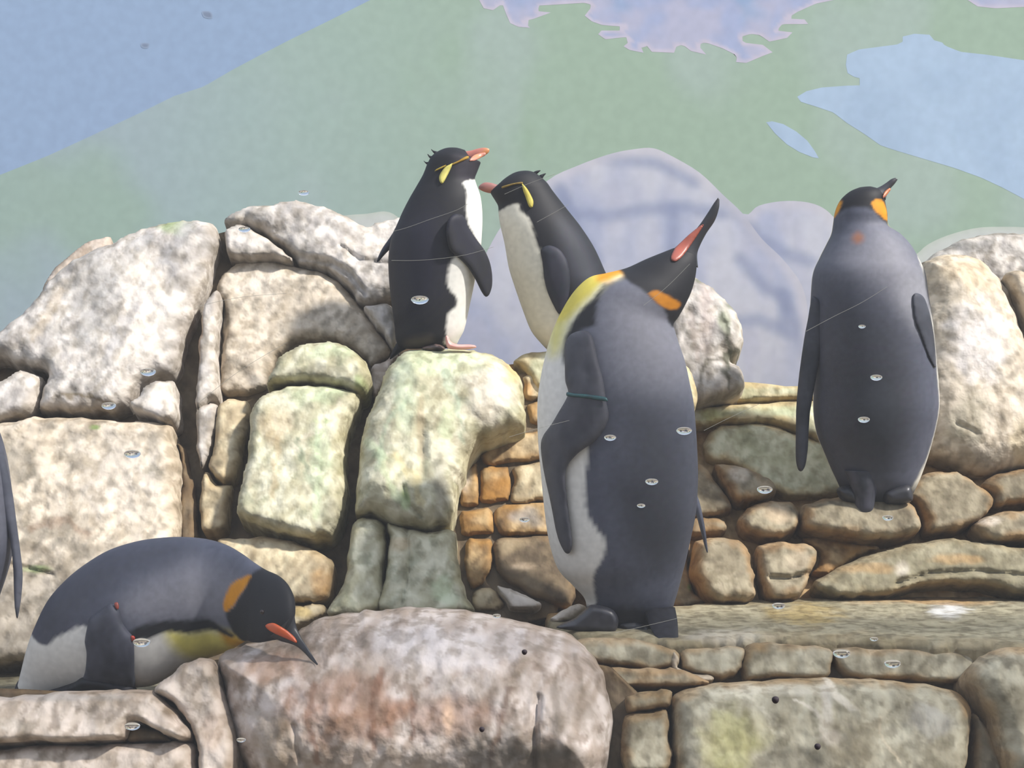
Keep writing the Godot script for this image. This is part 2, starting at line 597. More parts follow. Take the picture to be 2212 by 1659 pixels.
# ------------------------------------------------------------------ the rockwork
func rock_paint(colours: Dictionary, stains_and_shading: Array, sd: float) -> Callable:
	var c1: Color = colours.light
	var c2: Color = colours.dark
	var c3: Color = colours.speck
	var c4: Color = colours.stain
	var rim: float = colours.rim
	var specks: float = colours.specks
	var streaks: float = colours.streaks
	return func(p: Vector2, d: float, w: Vector3) -> Color:
		var q := w + Vector3(sd, 0, 0)
		var n := 0.8 * noise_low.get_noise_3dv(q * 5.0) + 0.45 * noise_mid.get_noise_3dv(q * Vector3(15, 10, 15)) + streaks * 1.3 * noise_mid.get_noise_3d((q.x - 0.5 * q.y) * 30.0, q.y * 6.0, q.z * 20.0)
		var c := c1.lerp(c2, ramp(-0.35, 0.45, n))
		c = c.lerp(c3, ramp(0.06, 0.42, noise_fine.get_noise_3d((q.x - 0.4 * q.y) * 30.0, q.y * 18.0, q.z * 24.0) + 0.5 * noise_low.get_noise_3dv(q * 8.0)) * specks * 1.12)
		c = c.lerp(c4, rim * ramp(22, 0, d + 16.0 * noise_mid.get_noise_3dv(q * 16.0)))
		for s in stains_and_shading:      # [centre, radius x, radius y, colour, strength] or a vein: [line, width, colour, strength]
			if s[0] is PackedVector2Array:
				var off := away_from_line(p + Vector2(noise_mid.get_noise_3dv(q * 20.0), noise_mid.get_noise_3dv(q * 20.0 + Vector3(5, 5, 5))) * 12.0, s[0])
				c = c.lerp(s[2], s[3] * ramp(s[1], s[1] * 0.3, off * (1.0 + 0.6 * noise_mid.get_noise_3dv(q * 9.0))))
				continue
			var e := Vector2((p.x - s[0].x) / s[1], (p.y - s[0].y) / s[2]).length()
			c = c.lerp(s[3], s[4] * ramp(1.15, 0.45, e + 0.45 * noise_mid.get_noise_3dv(q * 14.0)))
		return c


func plane(mode: String, off: float, tilt := 0.0, mid_y := 0.0) -> Callable:
	match mode:
		"left":
			return func(_x: float, y: float) -> float: return 4.62 - (y - 760.0) * 0.0009 + off
		"right":
			return func(_x: float, y: float) -> float: return 5.0 - (y - 830.0) * (0.00108 if y > 830.0 else 0.00085) + off
		"level":
			return func(_x: float, y: float) -> float: return FOCAL * off / maxf(y - MID.y, 200.0)
	return func(_x: float, y: float) -> float: return off + tilt * (y - mid_y) / 1000.0


func stone(called: String, parent: Node3D, poly_text: String, depth: Callable, colours: String, o := {}) -> MeshInstance3D:
	var raw := outline(poly_text)
	var poly := wobbled(rounded(raw, o.get("fine", 5), o.get("tension", 0.42)), o.get("wobble", 3.0), raw[0].x)
	if not o.has("rough"): o.rough = 0.014
	if not o.has("keep"):
		o.round = o.get("round", 30.0) * 0.62
		o.swell = o.get("swell", 0.03) * 0.8
	var mid := Vector2.ZERO
	for p in raw:
		mid += p / raw.size()
	var origin := at(mid, depth.call(mid.x, mid.y))
	var shift := origin if parent == self else Vector3.ZERO
	var m := solid(poly, depth, rock_paint(pal[colours], o.get("stains_and_shading", []), raw[0].x * 0.013), o, shift)
	return put(m, mat.rock, called, parent, shift)


func boulder(label: String, poly_text: String, depth: Callable, colours: String, o := {}) -> void:
	tag(stone("boulder", self, poly_text, depth, colours, o), label, "boulder")


func bank(called: String, label: String) -> Node3D:
	var b := root_node(called, Vector3.ZERO)
	tag(b, label, "", "", "structure")
	return b


func build_rocks() -> void:
	var gold := lin(176, 124, 48)
	var rust := lin(140, 92, 60)
	var green := lin(132, 158, 92)
	var mint := lin(196, 212, 176)
	var white := lin(228, 218, 208)
	var grey := lin(150, 148, 146)
	var dark_brown := lin(70, 66, 52)  # dark blotches; also shade painted low on the log-shaped boulder
	# --- left rock face: the mortar bed with its small stones, then the big boulders set in it
	var face := bank("rock_face", "dark crevice bed of the rock face on the left with its small stones")
	bed(face, "-200,860 0,790 60,740 160,610 320,525 470,505 640,462 780,500 850,505 870,720 1010,800 1050,830 1190,830 1200,1330 700,1350 640,1425 -200,1425", plane("left", 0.09), "brown")
	var lf := plane("left", 0.0)
	boulder("large pale sloping boulder left of the deep dark crevice, against the mural", "-180,880 -60,780 0,722 60,672 100,622 150,572 230,532 310,496 372,482 430,478 464,490 476,525 464,562 452,604 432,652 412,702 396,742 389,790 377,812 332,820 302,843 278,884 200,893 100,892 88,880 100,835 104,810 50,794 -20,780 -180,900", plane("left", 0.02), "pale", {"swell": 0.10, "round": 90.0, "rough": 0.02, "stains_and_shading": [[Vector2(385, 500), 40.0, 26.0, green, 0.55], [Vector2(215, 650), 60.0, 170.0, grey, 0.5], [Vector2(320, 700), 50.0, 160.0, white, 0.5], [outline("130,868 180,866 250,874"), 6.0, lin(112, 98, 74), 0.8], [outline("420,500 330,640 250,780"), 26.0, lin(160, 158, 160), 0.5], [outline("330,520 240,640 190,760"), 22.0, lin(166, 164, 164), 0.5], [outline("360,600 300,740 250,860"), 18.0, white, 0.5], [outline("150,640 90,740"), 16.0, lin(170, 150, 120), 0.4]]})
	stone("stone", face, "330,826 370,824 379,852 376,904 345,908 300,892 284,872 305,848", plane("left", -0.04), "pale", {"swell": 0.05, "round": 30.0, "stains_and_shading": [[Vector2(352, 860), 28.0, 40.0, white, 0.7]]})
	stone("stone", face, "-140,850 0,822 50,802 94,816 90,842 76,888 0,914 -140,950", plane("left", 0.0), "pale", {"swell": 0.06, "round": 40.0})
	stone("stone", face, "180,530 236,512 236,540 170,580 110,640 90,640 110,590", plane("left", 0.16), "dusk", {"swell": 0.03, "round": 30.0})
	boulder("broad mottled cream boulder filling the lower left, above the bowing penguin's back", "-180,945 0,918 80,903 200,905 300,912 368,918 378,960 391,1000 388,1060 390,1110 385,1170 380,1260 360,1416 100,1424 -180,1424", plane("left", 0.0), "cream", {"swell": 0.09, "round": 50.0, "rough": 0.024, "stains_and_shading": [[Vector2(60, 1010), 50.0, 50.0, dark_brown, 0.45], [Vector2(250, 1040), 110.0, 110.0, white, 0.35], [Vector2(120, 1150), 90.0, 40.0, dark_brown, 0.35], [Vector2(218, 930), 14.0, 8.0, green, 0.9], [Vector2(95, 1232), 40.0, 9.0, green, 0.6], [outline("60,1040 90,1030 100,1060"), 14.0, dark_brown, 0.5], [outline("90,1140 160,1130 200,1160"), 16.0, lin(120, 92, 70), 0.5], [outline("40,1190 90,1180 130,1200"), 12.0, lin(96, 84, 66), 0.5], [outline("330,1020 370,1030"), 12.0, lin(130, 122, 100), 0.5], [outline("130,1000 180,990 220,1010"), 12.0, lin(140, 128, 108), 0.5]], "cracks": [[outline("50,1225 80,1232 130,1245"), 8.0, 0.012]]})
	# the column between the crevices
	stone("stone", face, "436,690 458,632 478,642 470,700 466,770 474,850 450,868 430,890 424,850 430,770", plane("left", 0.0), "pale", {"swell": 0.04, "round": 24.0, "stains_and_shading": [[Vector2(432, 720), 10.0, 70.0, gold, 0.5]]})
	stone("stone", face, "428,880 458,872 470,880 466,940 452,990 436,1010 424,960", plane("left", 0.02), "pale", {"swell": 0.04, "round": 20.0})
	stone("stone", face, "474,872 530,864 546,890 530,945 516,1000 505,1040 476,1042 452,1010 462,960", plane("left", 0.02), "sand", {"swell": 0.045, "round": 30.0, "rough": 0.02})
	stone("stone", face, "442,1020 470,1046 500,1048 494,1090 486,1142 440,1146 432,1090", plane("left", 0.03), "sand", {"swell": 0.04, "round": 26.0, "rough": 0.02})
	stone("stone", face, "384,960 402,980 420,1060 424,1160 396,1176 388,1100 394,1020", plane("left", 0.05), "brown", {"swell": 0.03, "round": 18.0})
	# top middle
	boulder("long pale boulder along the top of the rock face, left of the crested penguins", "484,478 510,458 560,446 640,435 700,448 748,470 790,488 850,474 900,480 900,600 880,650 846,652 782,656 762,630 706,586 652,574 606,528 545,494 500,492", plane("left", 0.05), "pale", {"swell": 0.07, "round": 60.0, "rough": 0.026, "stains_and_shading": [[Vector2(500, 470), 30.0, 24.0, dark_brown, 0.5], [Vector2(560, 470), 60.0, 14.0, dark_brown, 0.35], [Vector2(800, 530), 60.0, 50.0, white, 0.4], [Vector2(640, 545), 50.0, 20.0, dark_brown, 0.35]], "cracks": [[outline("640,560 720,575 760,600 790,640"), 9.0, 0.02], [outline("740,540 780,570 850,580"), 6.0, 0.012]]})
	stone("stone", face, "486,500 520,486 548,502 600,534 640,566 590,558 530,560 496,556 490,530", plane("left", 0.02), "pale", {"swell": 0.04, "round": 24.0})
	boulder("cream boulder under the left crested penguin's slanting grey shadow", "466,640 484,592 512,570 580,562 652,580 706,592 762,640 782,668 812,712 838,744 838,770 806,794 792,776 742,742 690,736 642,742 604,772 572,838 482,854 476,800 482,720 478,660", plane("left", 0.08), "cream", {"swell": 0.05, "round": 50.0, "rough": 0.02, "stains_and_shading": [[Vector2(560, 620), 70.0, 40.0, white, 0.4], [Vector2(486, 690), 14.0, 50.0, dark_brown, 0.5], [Vector2(560, 830), 30.0, 20.0, grey, 0.4]], "cracks": [[outline("482,650 490,700 480,760"), 8.0, 0.02]]})
	stone("stone", face, "784,664 846,660 856,700 854,745 842,740 816,706", plane("left", 0.03), "pale", {"swell": 0.04, "round": 20.0})
	stone("stone", face, "800,800 838,774 862,764 850,800 824,850 806,860", plane("left", 0.06), "dusk", {"swell": 0.03, "round": 16.0})
	boulder("mossy pale green stone wedged under the shadowed boulder", "576,834 606,776 646,748 692,740 742,746 790,782 800,815 796,842 772,850 740,842 700,834 650,830 606,836", plane("left", -0.05), "moss", {"swell": 0.08, "round": 36.0, "rough": 0.022, "stains_and_shading": [[Vector2(690, 810), 90.0, 16.0, dark_brown, 0.45], [Vector2(720, 765), 60.0, 20.0, mint, 0.5], [Vector2(782, 830), 20.0, 22.0, green, 0.4]]})
	boulder("rounded green-tinged block at the middle of the rock face, left of the pedestal boulder", "562,862 622,838 700,834 776,852 768,884 750,932 746,985 750,1060 740,1120 712,1158 664,1164 590,1148 536,1128 514,1108 522,1050 536,985 542,900", plane("left", -0.03), "moss", {"swell": 0.10, "round": 46.0, "rough": 0.02, "stains_and_shading": [[Vector2(690, 860), 80.0, 28.0, mint, 0.5], [Vector2(700, 1000), 26.0, 110.0, mint, 0.4], [Vector2(600, 930), 46.0, 40.0, lin(176, 140, 98), 0.35], [Vector2(730, 1120), 30.0, 40.0, dark_brown, 0.4], [Vector2(700, 918), 20.0, 8.0, green, 0.5], [outline("740,880 690,930 640,985"), 8.0, lin(224, 216, 196), 0.7], [outline("655,960 672,1040 695,1080"), 7.0, lin(128, 140, 116), 0.6], [outline("690,930 700,1000 690,1120"), 12.0, lin(186, 202, 168), 0.5], [outline("610,960 600,1080"), 12.0, lin(190, 160, 110), 0.35]]})
	boulder("squat yellowish block under the green-tinged block, behind the bowing penguin's head", "470,1176 505,1164 600,1162 680,1188 722,1216 716,1272 702,1296 645,1304 600,1300 540,1250", plane("left", 0.0), "sand", {"swell": 0.06, "round": 34.0, "rough": 0.02, "stains_and_shading": [[Vector2(700, 1260), 24.0, 40.0, gold, 0.4]]})
	stone("stone", face, "600,1316 690,1304 706,1330 650,1352 600,1350", plane("left", 0.0), "sand", {"swell": 0.04, "round": 18.0, "stains_and_shading": [[Vector2(660, 1325), 30.0, 14.0, lin(214, 184, 110), 0.6]]})
	# the pedestal
	boulder("tall pale green-streaked pedestal boulder under the left crested penguin", "842,792 868,766 920,756 1000,757 1060,768 1100,790 1124,816 1130,870 1136,922 1100,934 1062,950 1030,962 1004,1010 992,1050 984,1090 970,1132 920,1144 850,1134 806,1112 768,1112 776,1020 786,930 812,862 828,815", plane("left", -0.03), "moss", {"keep": true, "swell": 0.13, "round": 80.0, "rough": 0.02, "stains_and_shading": [[Vector2(960, 790), 120.0, 36.0, mint, 0.5], [Vector2(880, 860), 26.0, 110.0, lin(200, 214, 186), 0.5], [Vector2(1060, 870), 60.0, 70.0, white, 0.55], [Vector2(1110, 800), 22.0, 40.0, lin(206, 170, 108), 0.6], [Vector2(880, 1085), 12.0, 28.0, green, 0.7], [Vector2(955, 1060), 20.0, 70.0, grey, 0.45], [Vector2(915, 950), 10.0, 80.0, lin(160, 140, 110), 0.5], [Vector2(970, 930), 20.0, 60.0, mint, 0.4], [outline("800,960 830,1000 850,1060 880,1100"), 12.0, lin(196, 208, 170), 0.6], [outline("880,880 830,960 820,1020"), 10.0, lin(160, 178, 150), 0.5], [outline("960,800 990,900 1000,960"), 12.0, lin(170, 190, 170), 0.45], [outline("1010,900 980,980 990,1040"), 10.0, lin(222, 216, 196), 0.6], [outline("860,1000 900,1040 920,1100"), 9.0, lin(206, 190, 140), 0.5]], "cracks": [[outline("916,930 918,990 916,1050"), 16.0, 0.012], [outline("880,1064 888,1098 912,1120"), 9.0, 0.016]]})
	stone("stone", face, "768,1124 810,1120 826,1130 834,1160 826,1250 818,1324 706,1330 738,1272 752,1200", plane("left", -0.02), "moss", {"swell": 0.07, "round": 40.0, "rough": 0.02})
	stone("stone", face, "836,1132 880,1142 928,1150 982,1146 988,1200 1004,1280 1014,1324 824,1328 832,1250 842,1170", plane("left", -0.02), "moss", {"swell": 0.07, "round": 40.0, "rough": 0.024, "stains_and_shading": [[Vector2(870, 1180), 26.0, 20.0, gold, 0.3], [Vector2(960, 1280), 30.0, 40.0, mint, 0.5]], "cracks": [[outline("880,1150 890,1220 870,1310"), 8.0, 0.02]]})
	# the rust-stained stones right of the pedestal
	var oc := plane("left", 0.09)
	var stained := bank("rock_stained", "rust-stained stones set between the pedestal boulder and the tall penguin")
	bed(stained, "980,820 1400,820 1410,1335 1000,1335 990,1150", plane("left", 0.155), "ochre")
	stone("stone", stained, "1046,972 1100,942 1180,930 1200,960 1190,988 1110,1000 1056,1006 1034,990", oc, "ochre", {"swell": 0.03, "round": 16.0, "stains_and_shading": [[Vector2(1150, 958), 50.0, 24.0, lin(206, 190, 160), 0.7]]})
	stone("stone", stained, "1040,1014 1096,1008 1102,1040 1098,1080 1040,1090 1036,1050", oc, "ochre", {"swell": 0.03, "round": 16.0, "stains_and_shading": [[Vector2(1070, 1060), 40.0, 40.0, gold, 0.6]]})
	stone("stone", stained, "1112,1010 1190,996 1200,1040 1190,1076 1106,1088 1110,1040", oc, "sand", {"swell": 0.03, "round": 18.0})
	stone("stone", stained, "996,1020 1028,1000 1034,1040 1034,1090 996,1096 990,1060", oc, "ochre", {"swell": 0.03, "round": 14.0, "stains_and_shading": [[Vector2(1006, 1030), 16.0, 40.0, white, 0.6]]})
	stone("stone", stained, "1000,1106 1060,1100 1068,1150 1004,1158 994,1130", oc, "ochre", {"swell": 0.03, "round": 16.0})
	stone("stone", stained, "1074,1098 1200,1086 1204,1150 1130,1158 1076,1152", oc, "ochre", {"swell": 0.035, "round": 20.0, "stains_and_shading": [[Vector2(1140, 1120), 40.0, 24.0, grey, 0.6]]})
	stone("stone", stained, "1010,1168 1060,1166 1066,1220 1040,1262 1016,1270 1004,1220", oc, "ochre", {"swell": 0.03, "round": 16.0})
	stone("stone", stained, "1072,1166 1200,1160 1240,1210 1240,1300 1200,1310 1120,1276 1072,1230", oc, "brown", {"swell": 0.05, "round": 30.0, "stains_and_shading": [[Vector2(1110, 1180), 40.0, 20.0, lin(170, 152, 122), 0.6], [Vector2(1130, 1226), 40.0, 10.0, lin(190, 170, 146), 0.6]]})
	stone("stone", stained, "1074,1268 1110,1278 1150,1292 1172,1306 1160,1318 1104,1314", plane("left", 0.06), "pale", {"swell": 0.04, "round": 14.0, "stains_and_shading": [[Vector2(1120, 1300), 60.0, 30.0, white, 0.6]]})
	stone("stone", stained, "1022,1280 1066,1272 1088,1312 1030,1318", oc, "sand", {"swell": 0.03, "round": 14.0})
	stone("stone", stained, "1190,1338 1212,1320 1246,1304 1266,1308 1262,1324 1230,1340 1204,1348", plane("at", 4.08), "pale", {"swell": 0.03, "round": 14.0, "rough": 0.004, "stains_and_shading": [[Vector2(1230, 1325), 60.0, 30.0, white, 0.7]]})
	for hid in ["1224,930 1300,920 1372,930 1376,1000 1300,1016 1222,1006", "1220,1024 1290,1026 1300,1090 1226,1100", "1314,1024 1384,1016 1390,1096 1312,1104", "1230,1116 1330,1112 1340,1180 1250,1190", "1352,1116 1396,1112 1400,1200 1352,1190", "1262,1206 1336,1200 1396,1216 1396,1290 1300,1300 1262,1270"]:
		stone("stone", stained, hid, oc, "ochre", {"swell": 0.03, "round": 18.0})
	stone("stone", stained, "1136,810 1200,800 1210,850 1140,862 1130,836", oc, "sand", {"swell": 0.03, "round": 16.0, "stains_and_shading": [[Vector2(1140, 850), 14.0, 30.0, gold, 0.6]]})
	stone("stone", stained, "1142,872 1210,858 1214,910 1150,918 1140,900", oc, "ochre", {"swell": 0.03, "round": 16.0})
	boulder("flat grey-green ledge stone under the right crested penguin", "1108,780 1150,762 1250,758 1400,766 1490,800 1500,880 1380,900 1200,880 1130,804", plane("left", 0.10), "slab", {"swell": 0.06, "round": 30.0})
	# --- right bank
	boulder("whitish cracked stone half hidden by the tall penguin's raised head", "1440,640 1460,605 1496,598 1530,618 1566,650 1596,690 1603,730 1600,762 1578,778 1600,800 1604,840 1560,860 1440,860", plane("at", 4.95, -0.6, 720.0), "pale", {"swell": 0.08, "round": 60.0, "rough": 0.03, "stains_and_shading": [[Vector2(1580, 668), 22.0, 14.0, lin(100, 108, 92), 0.8], [Vector2(1514, 610), 26.0, 9.0, lin(100, 108, 92), 0.7], [Vector2(1560, 700), 16.0, 30.0, green, 0.3], [Vector2(1520, 700), 20.0, 90.0, lin(200, 184, 180), 0.5], [outline("1562,690 1568,740 1574,768 1606,762"), 9.0, lin(62, 66, 44), 0.8], [outline("1572,768 1560,786 1568,835"), 9.0, lin(62, 66, 44), 0.8], [outline("1556,785 1520,790 1510,830"), 7.0, lin(80, 74, 56), 0.7], [outline("1490,690 1500,780"), 12.0, lin(160, 146, 140), 0.5]]})
	var rb := plane("right", 0.0)
	var right := bank("rock_bank", "ochre mortar bank on the right with its rounded stones")
	bed(right, "1380,850 1500,846 1780,850 2020,1010 2340,1020 2340,1300 1390,1330 1380,950", plane("right", 0.025), "ochre")
	stone("stone", right, "1470,838 1500,826 1580,824 1720,834 1800,842 1800,862 1700,862 1600,868 1480,872", plane("right", -0.02), "slab", {"swell": 0.025, "round": 14.0, "rough": 0.008})
	boulder("flat greenish slab behind the far king penguin's left flipper, above its shadow", "1480,884 1560,876 1660,870 1790,868 1810,900 1800,960 1740,938 1650,912 1560,914 1500,920 1478,905", plane("right", -0.03), "slab", {"swell": 0.03, "round": 16.0, "rough": 0.01, "stains_and_shading": [[Vector2(1540, 900), 40.0, 16.0, lin(176, 178, 104), 0.5], [Vector2(1690, 890), 90.0, 12.0, mint, 0.3]]})
	boulder("smooth grey slab under the far king penguin's shadow", "1528,940 1560,920 1650,916 1740,944 1830,980 1850,1050 1800,1072 1690,1074 1640,1046 1590,1012 1530,996 1518,966", plane("right", 0.0), "slab", {"swell": 0.05, "round": 36.0, "rough": 0.01})
	stone("stone", right, "1546,1004 1590,1006 1640,1026 1674,1046 1672,1068 1640,1082 1590,1086 1562,1052 1548,1026", plane("right", -0.05), "olive", {"swell": 0.07, "round": 34.0, "stains_and_shading": [[Vector2(1590, 1025), 34.0, 20.0, white, 0.45]]})  # white ellipse paints in the sunlit top of the stone
	stone("stone", right, "1470,990 1516,1004 1542,1036 1570,1074 1582,1104 1540,1116 1470,1110", plane("right", -0.02), "olive", {"swell": 0.06, "round": 30.0})
	stone("stone", right, "1484,1122 1540,1116 1566,1128 1566,1150 1490,1156", plane("right", -0.02), "olive", {"swell": 0.04, "round": 16.0})
	stone("stone", right, "1602,1108 1640,1087 1700,1084 1722,1108 1716,1148 1664,1164 1612,1152 1596,1132", plane("right", -0.05), "olive", {"swell": 0.08, "round": 34.0, "stains_and_shading": [[Vector2(1670, 1115), 34.0, 24.0, lin(206, 184, 156), 0.6]]})  # lighter ellipse paints a highlight into the stone
	boulder("low broad stone under the far king penguin's tail", "1730,1098 1762,1082 1850,1074 1930,1076 1968,1094 1984,1122 1982,1150 1900,1168 1820,1160 1742,1148 1726,1124", plane("right", -0.07), "olive", {"swell": 0.09, "round": 40.0, "rough": 0.016})
	boulder("flat-topped brown stone right of the far king penguin's feet", "1930,1066 1962,1052 2002,1024 2062,1020 2112,1050 2142,1078 2130,1112 2080,1144 2000,1154 1990,1120 1970,1088", plane("right", -0.04), "olive", {"swell": 0.08, "round": 36.0, "rough": 0.014})
	stone("stone", right, "2120,1046 2160,1024 2230,1010 2340,1010 2340,1090 2220,1088 2150,1094 2136,1070", plane("right", -0.04), "olive", {"swell": 0.07, "round": 34.0})
	stone("stone", right, "2098,1140 2140,1112 2220,1102 2340,1102 2340,1172 2200,1170 2130,1168", plane("right", -0.06), "olive", {"swell": 0.07, "round": 32.0, "stains_and_shading": [[Vector2(2130, 1130), 26.0, 14.0, white, 0.5]]})
	boulder("round brown stone beside the tall penguin's drooping right flipper tip", "1500,1172 1540,1162 1596,1168 1618,1200 1628,1250 1626,1292 1590,1304 1540,1302 1510,1280 1490,1230", plane("right", -0.08), "olive", {"swell": 0.11, "round": 46.0})
	stone("stone", right, "1440,1166 1488,1170 1486,1230 1500,1280 1530,1304 1440,1310", plane("right", -0.02), "olive", {"swell": 0.05, "round": 26.0, "stains_and_shading": [[Vector2(1487, 1270), 10.0, 12.0, green, 0.8]]})
	boulder("grey-brown blocky stone with a split, right of the round brown stone", "1634,1186 1680,1172 1744,1176 1762,1200 1748,1246 1724,1288 1664,1296 1640,1260", plane("right", -0.06), "olive", {"swell": 0.08, "round": 34.0, "cracks": [[outline("1660,1250 1700,1252 1745,1240"), 9.0, 0.03]], "stains_and_shading": [[Vector2(1715, 1215), 30.0, 24.0, lin(196, 180, 156), 0.5]]})
	stone("stone", right, "1730,1164 1780,1160 1830,1172 1900,1182 1850,1204 1790,1240 1756,1238 1772,1200", plane("right", 0.0), "ochre", {"swell": 0.035, "round": 18.0})
	boulder("long low slab across the bank below the far king penguin", "1756,1262 1800,1232 1860,1204 1950,1178 2060,1164 2120,1172 2220,1184 2340,1190 2340,1290 2212,1284 2100,1262 2000,1262 1900,1288 1800,1290", plane("right", -0.05), "ledge", {"swell": 0.07, "round": 40.0, "rough": 0.02, "stains_and_shading": [[Vector2(1940, 1230), 20.0, 20.0, white, 0.4], [Vector2(1860, 1230), 70.0, 14.0, gold, 0.35], [Vector2(2060, 1210), 70.0, 12.0, gold, 0.35]], "cracks": [[outline("1930,1262 2000,1240 2100,1236 2212,1246"), 9.0, 0.02]]})
	# big boulders at the right edge
	boulder("dark-topped grey boulder in the top right corner of the rocks", "1990,600 2010,555 2050,530 2100,512 2160,506 2230,508 2340,540 2340,760 2230,720 2160,640", plane("at", 5.36, -0.5, 600.0), "pale", {"swell": 0.08, "round": 50.0, "rough": 0.02, "stains_and_shading": [[Vector2(2060, 540), 50.0, 12.0, dark_brown, 0.6], [Vector2(2140, 512), 60.0, 6.0, dark_brown, 0.6], [Vector2(2100, 545), 90.0, 20.0, grey, 0.5]]})
	boulder("huge smooth whitish boulder behind the far king penguin at the right", "1980,600 2000,566 2060,552 2110,566 2152,606 2184,660 2206,720 2240,780 2340,820 2340,1020 2220,1018 2130,1034 2080,1030 2030,1012 1990,990 1960,900", plane("at", 4.98, -0.75, 800.0), "cream", {"keep": true, "swell": 0.16, "round": 110.0, "rough": 0.02, "stains_and_shading": [[Vector2(2080, 760), 80.0, 90.0, lin(228, 222, 222), 0.7], [Vector2(2080, 600), 90.0, 50.0, lin(214, 192, 160), 0.5], [Vector2(2060, 930), 50.0, 70.0, lin(128, 124, 104), 0.55], [Vector2(2075, 1000), 80.0, 24.0, dark_brown, 0.5], [Vector2(2190, 960), 50.0, 60.0, lin(214, 196, 160), 0.5]], "cracks": [[outline("2150,640 2186,690 2200,740"), 9.0, 0.02], [outline("2040,930 2080,950"), 7.0, 0.01]]})
	boulder("dark-seamed cream boulder cut by the right edge, beside the huge whitish boulder", "2166,600 2190,584 2240,600 2340,640 2340,806 2250,766 2216,704 2190,644", plane("at", 4.98, -0.7, 700.0), "cream", {"swell": 0.07, "round": 30.0, "rough": 0.02})
	# --- the ledge the tall penguin stands on
	boulder("long flat olive ledge under the tall king penguin's feet", "1180,1322 1300,1316 1465,1316 1560,1308 1720,1298 1900,1288 2050,1278 2340,1288 2340,1408 2100,1406 1900,1398 1700,1392 1590,1394 1500,1400 1400,1396 1250,1386 1190,1360", plane("level", 0.536), "ledge", {"swell": 0.02, "round": 16.0, "rough": 0.008, "dir": Vector3(0, 1, 0.3), "back": Vector3(0, -0.08, -0.02), "stains_and_shading": [[Vector2(1740, 1340), 90.0, 30.0, lin(150, 124, 50), 0.5], [Vector2(2050, 1334), 50.0, 18.0, lin(206, 206, 208), 0.7], [Vector2(2000, 1310), 200.0, 10.0, gold, 0.4], [Vector2(1200, 1335), 60.0, 16.0, gold, 0.6], [Vector2(1560, 1385), 120.0, 14.0, lin(190, 184, 176), 0.4]], "cracks": []})
	stone("stone", bank("rock_shelf", "low shelf of ledge-front stones under the flat olive ledge"), "1240,1384 1340,1376 1455,1402 1462,1440 1400,1448 1330,1438 1250,1424", plane("at", 3.78, -0.6, 1400.0), "dim", {"swell": 0.05, "round": 26.0})
	var shelf: Node3D = get_node("rock_shelf")
	stone("stone", shelf, "1468,1404 1540,1398 1604,1398 1602,1440 1580,1462 1540,1466 1474,1444", plane("at", 3.78, -0.6, 1400.0), "dim", {"swell": 0.05, "round": 24.0})
	stone("stone", shelf, "1612,1394 1700,1392 1790,1400 1796,1440 1780,1466 1680,1464 1604,1466", plane("at", 3.78, -0.6, 1400.0), "dim", {"swell": 0.05, "round": 26.0})
	stone("stone", shelf, "1800,1402 1900,1400 2090,1404 2092,1460 2060,1476 1940,1470 1830,1462", plane("at", 3.78, -0.6, 1400.0), "dim", {"swell": 0.05, "round": 26.0})
	stone("stone", shelf, "1306,1446 1400,1444 1460,1446 1532,1470 1490,1482 1400,1480 1320,1484", plane("at", 3.70, -0.6, 1450.0), "olive", {"swell": 0.03, "round": 16.0})
	bed(shelf, "1210,1400 1460,1420 2120,1440 2340,1440 2340,1780 1250,1780", plane("at", 3.74, -0.6, 1500.0), "brown")
	stone("stone", shelf, "1452,1412 1466,1420 1470,1446 1540,1462 1530,1474 1462,1450", plane("at", 3.73, -0.6, 1430.0), "cream", {"swell": 0.012, "round": 6.0, "step": 4.0, "rough": 0.0})
	boulder("broad green-yellow veined block along the bottom right below the ledge", "1452,1506 1500,1486 1570,1474 1700,1466 1800,1464 1900,1468 2056,1490 2090,1534 2088,1600 2076,1670 2050,1700 1480,1700 1462,1670 1450,1600", plane("at", 3.62, -0.7, 1560.0), "dim", {"swell": 0.12, "round": 90.0, "rough": 0.022, "stains_and_shading": [[Vector2(1570, 1590), 70.0, 90.0, lin(178, 174, 110), 0.55], [Vector2(1660, 1490), 130.0, 14.0, lin(216, 208, 190), 0.6], [Vector2(1630, 1530), 30.0, 60.0, lin(206, 198, 176), 0.5], [Vector2(1770, 1530), 14.0, 50.0, lin(206, 198, 190), 0.5], [Vector2(2070, 1500), 30.0, 50.0, gold, 0.5], [Vector2(1780, 1590), 26.0, 20.0, white, 0.5], [Vector2(1980, 1560), 60.0, 50.0, grey, 0.5], [outline("1530,1500 1600,1500 1640,1530 1660,1580"), 9.0, lin(216, 208, 186), 0.7], [outline("1700,1510 1740,1530 1760,1570"), 8.0, lin(216, 206, 190), 0.7], [outline("1780,1470 1790,1500 1830,1530"), 9.0, lin(222, 212, 196), 0.7], [outline("1880,1550 1890,1590 1920,1640"), 7.0, lin(212, 196, 170), 0.6], [outline("1840,1560 1880,1560"), 8.0, lin(110, 96, 72), 0.5], [Vector2(1720, 1640), 120.0, 40.0, lin(86, 80, 66), 0.6], [Vector2(1820, 1600), 70.0, 70.0, lin(120, 108, 84), 0.5]]})  # low dark ellipse paints shade into the foot of the block
	stone("stone", shelf, "1352,1506 1396,1494 1446,1492 1446,1528 1400,1534 1362,1538", plane("at", 3.62, -0.6, 1520.0), "dim", {"swell": 0.04, "round": 18.0})
	boulder("small squarish grey block between the log-shaped boulder and the veined block", "1352,1546 1400,1538 1440,1536 1446,1590 1452,1630 1442,1664 1400,1670 1352,1662 1342,1600", plane("at", 3.58, -0.6, 1600.0), "dim", {"swell": 0.06, "round": 30.0})
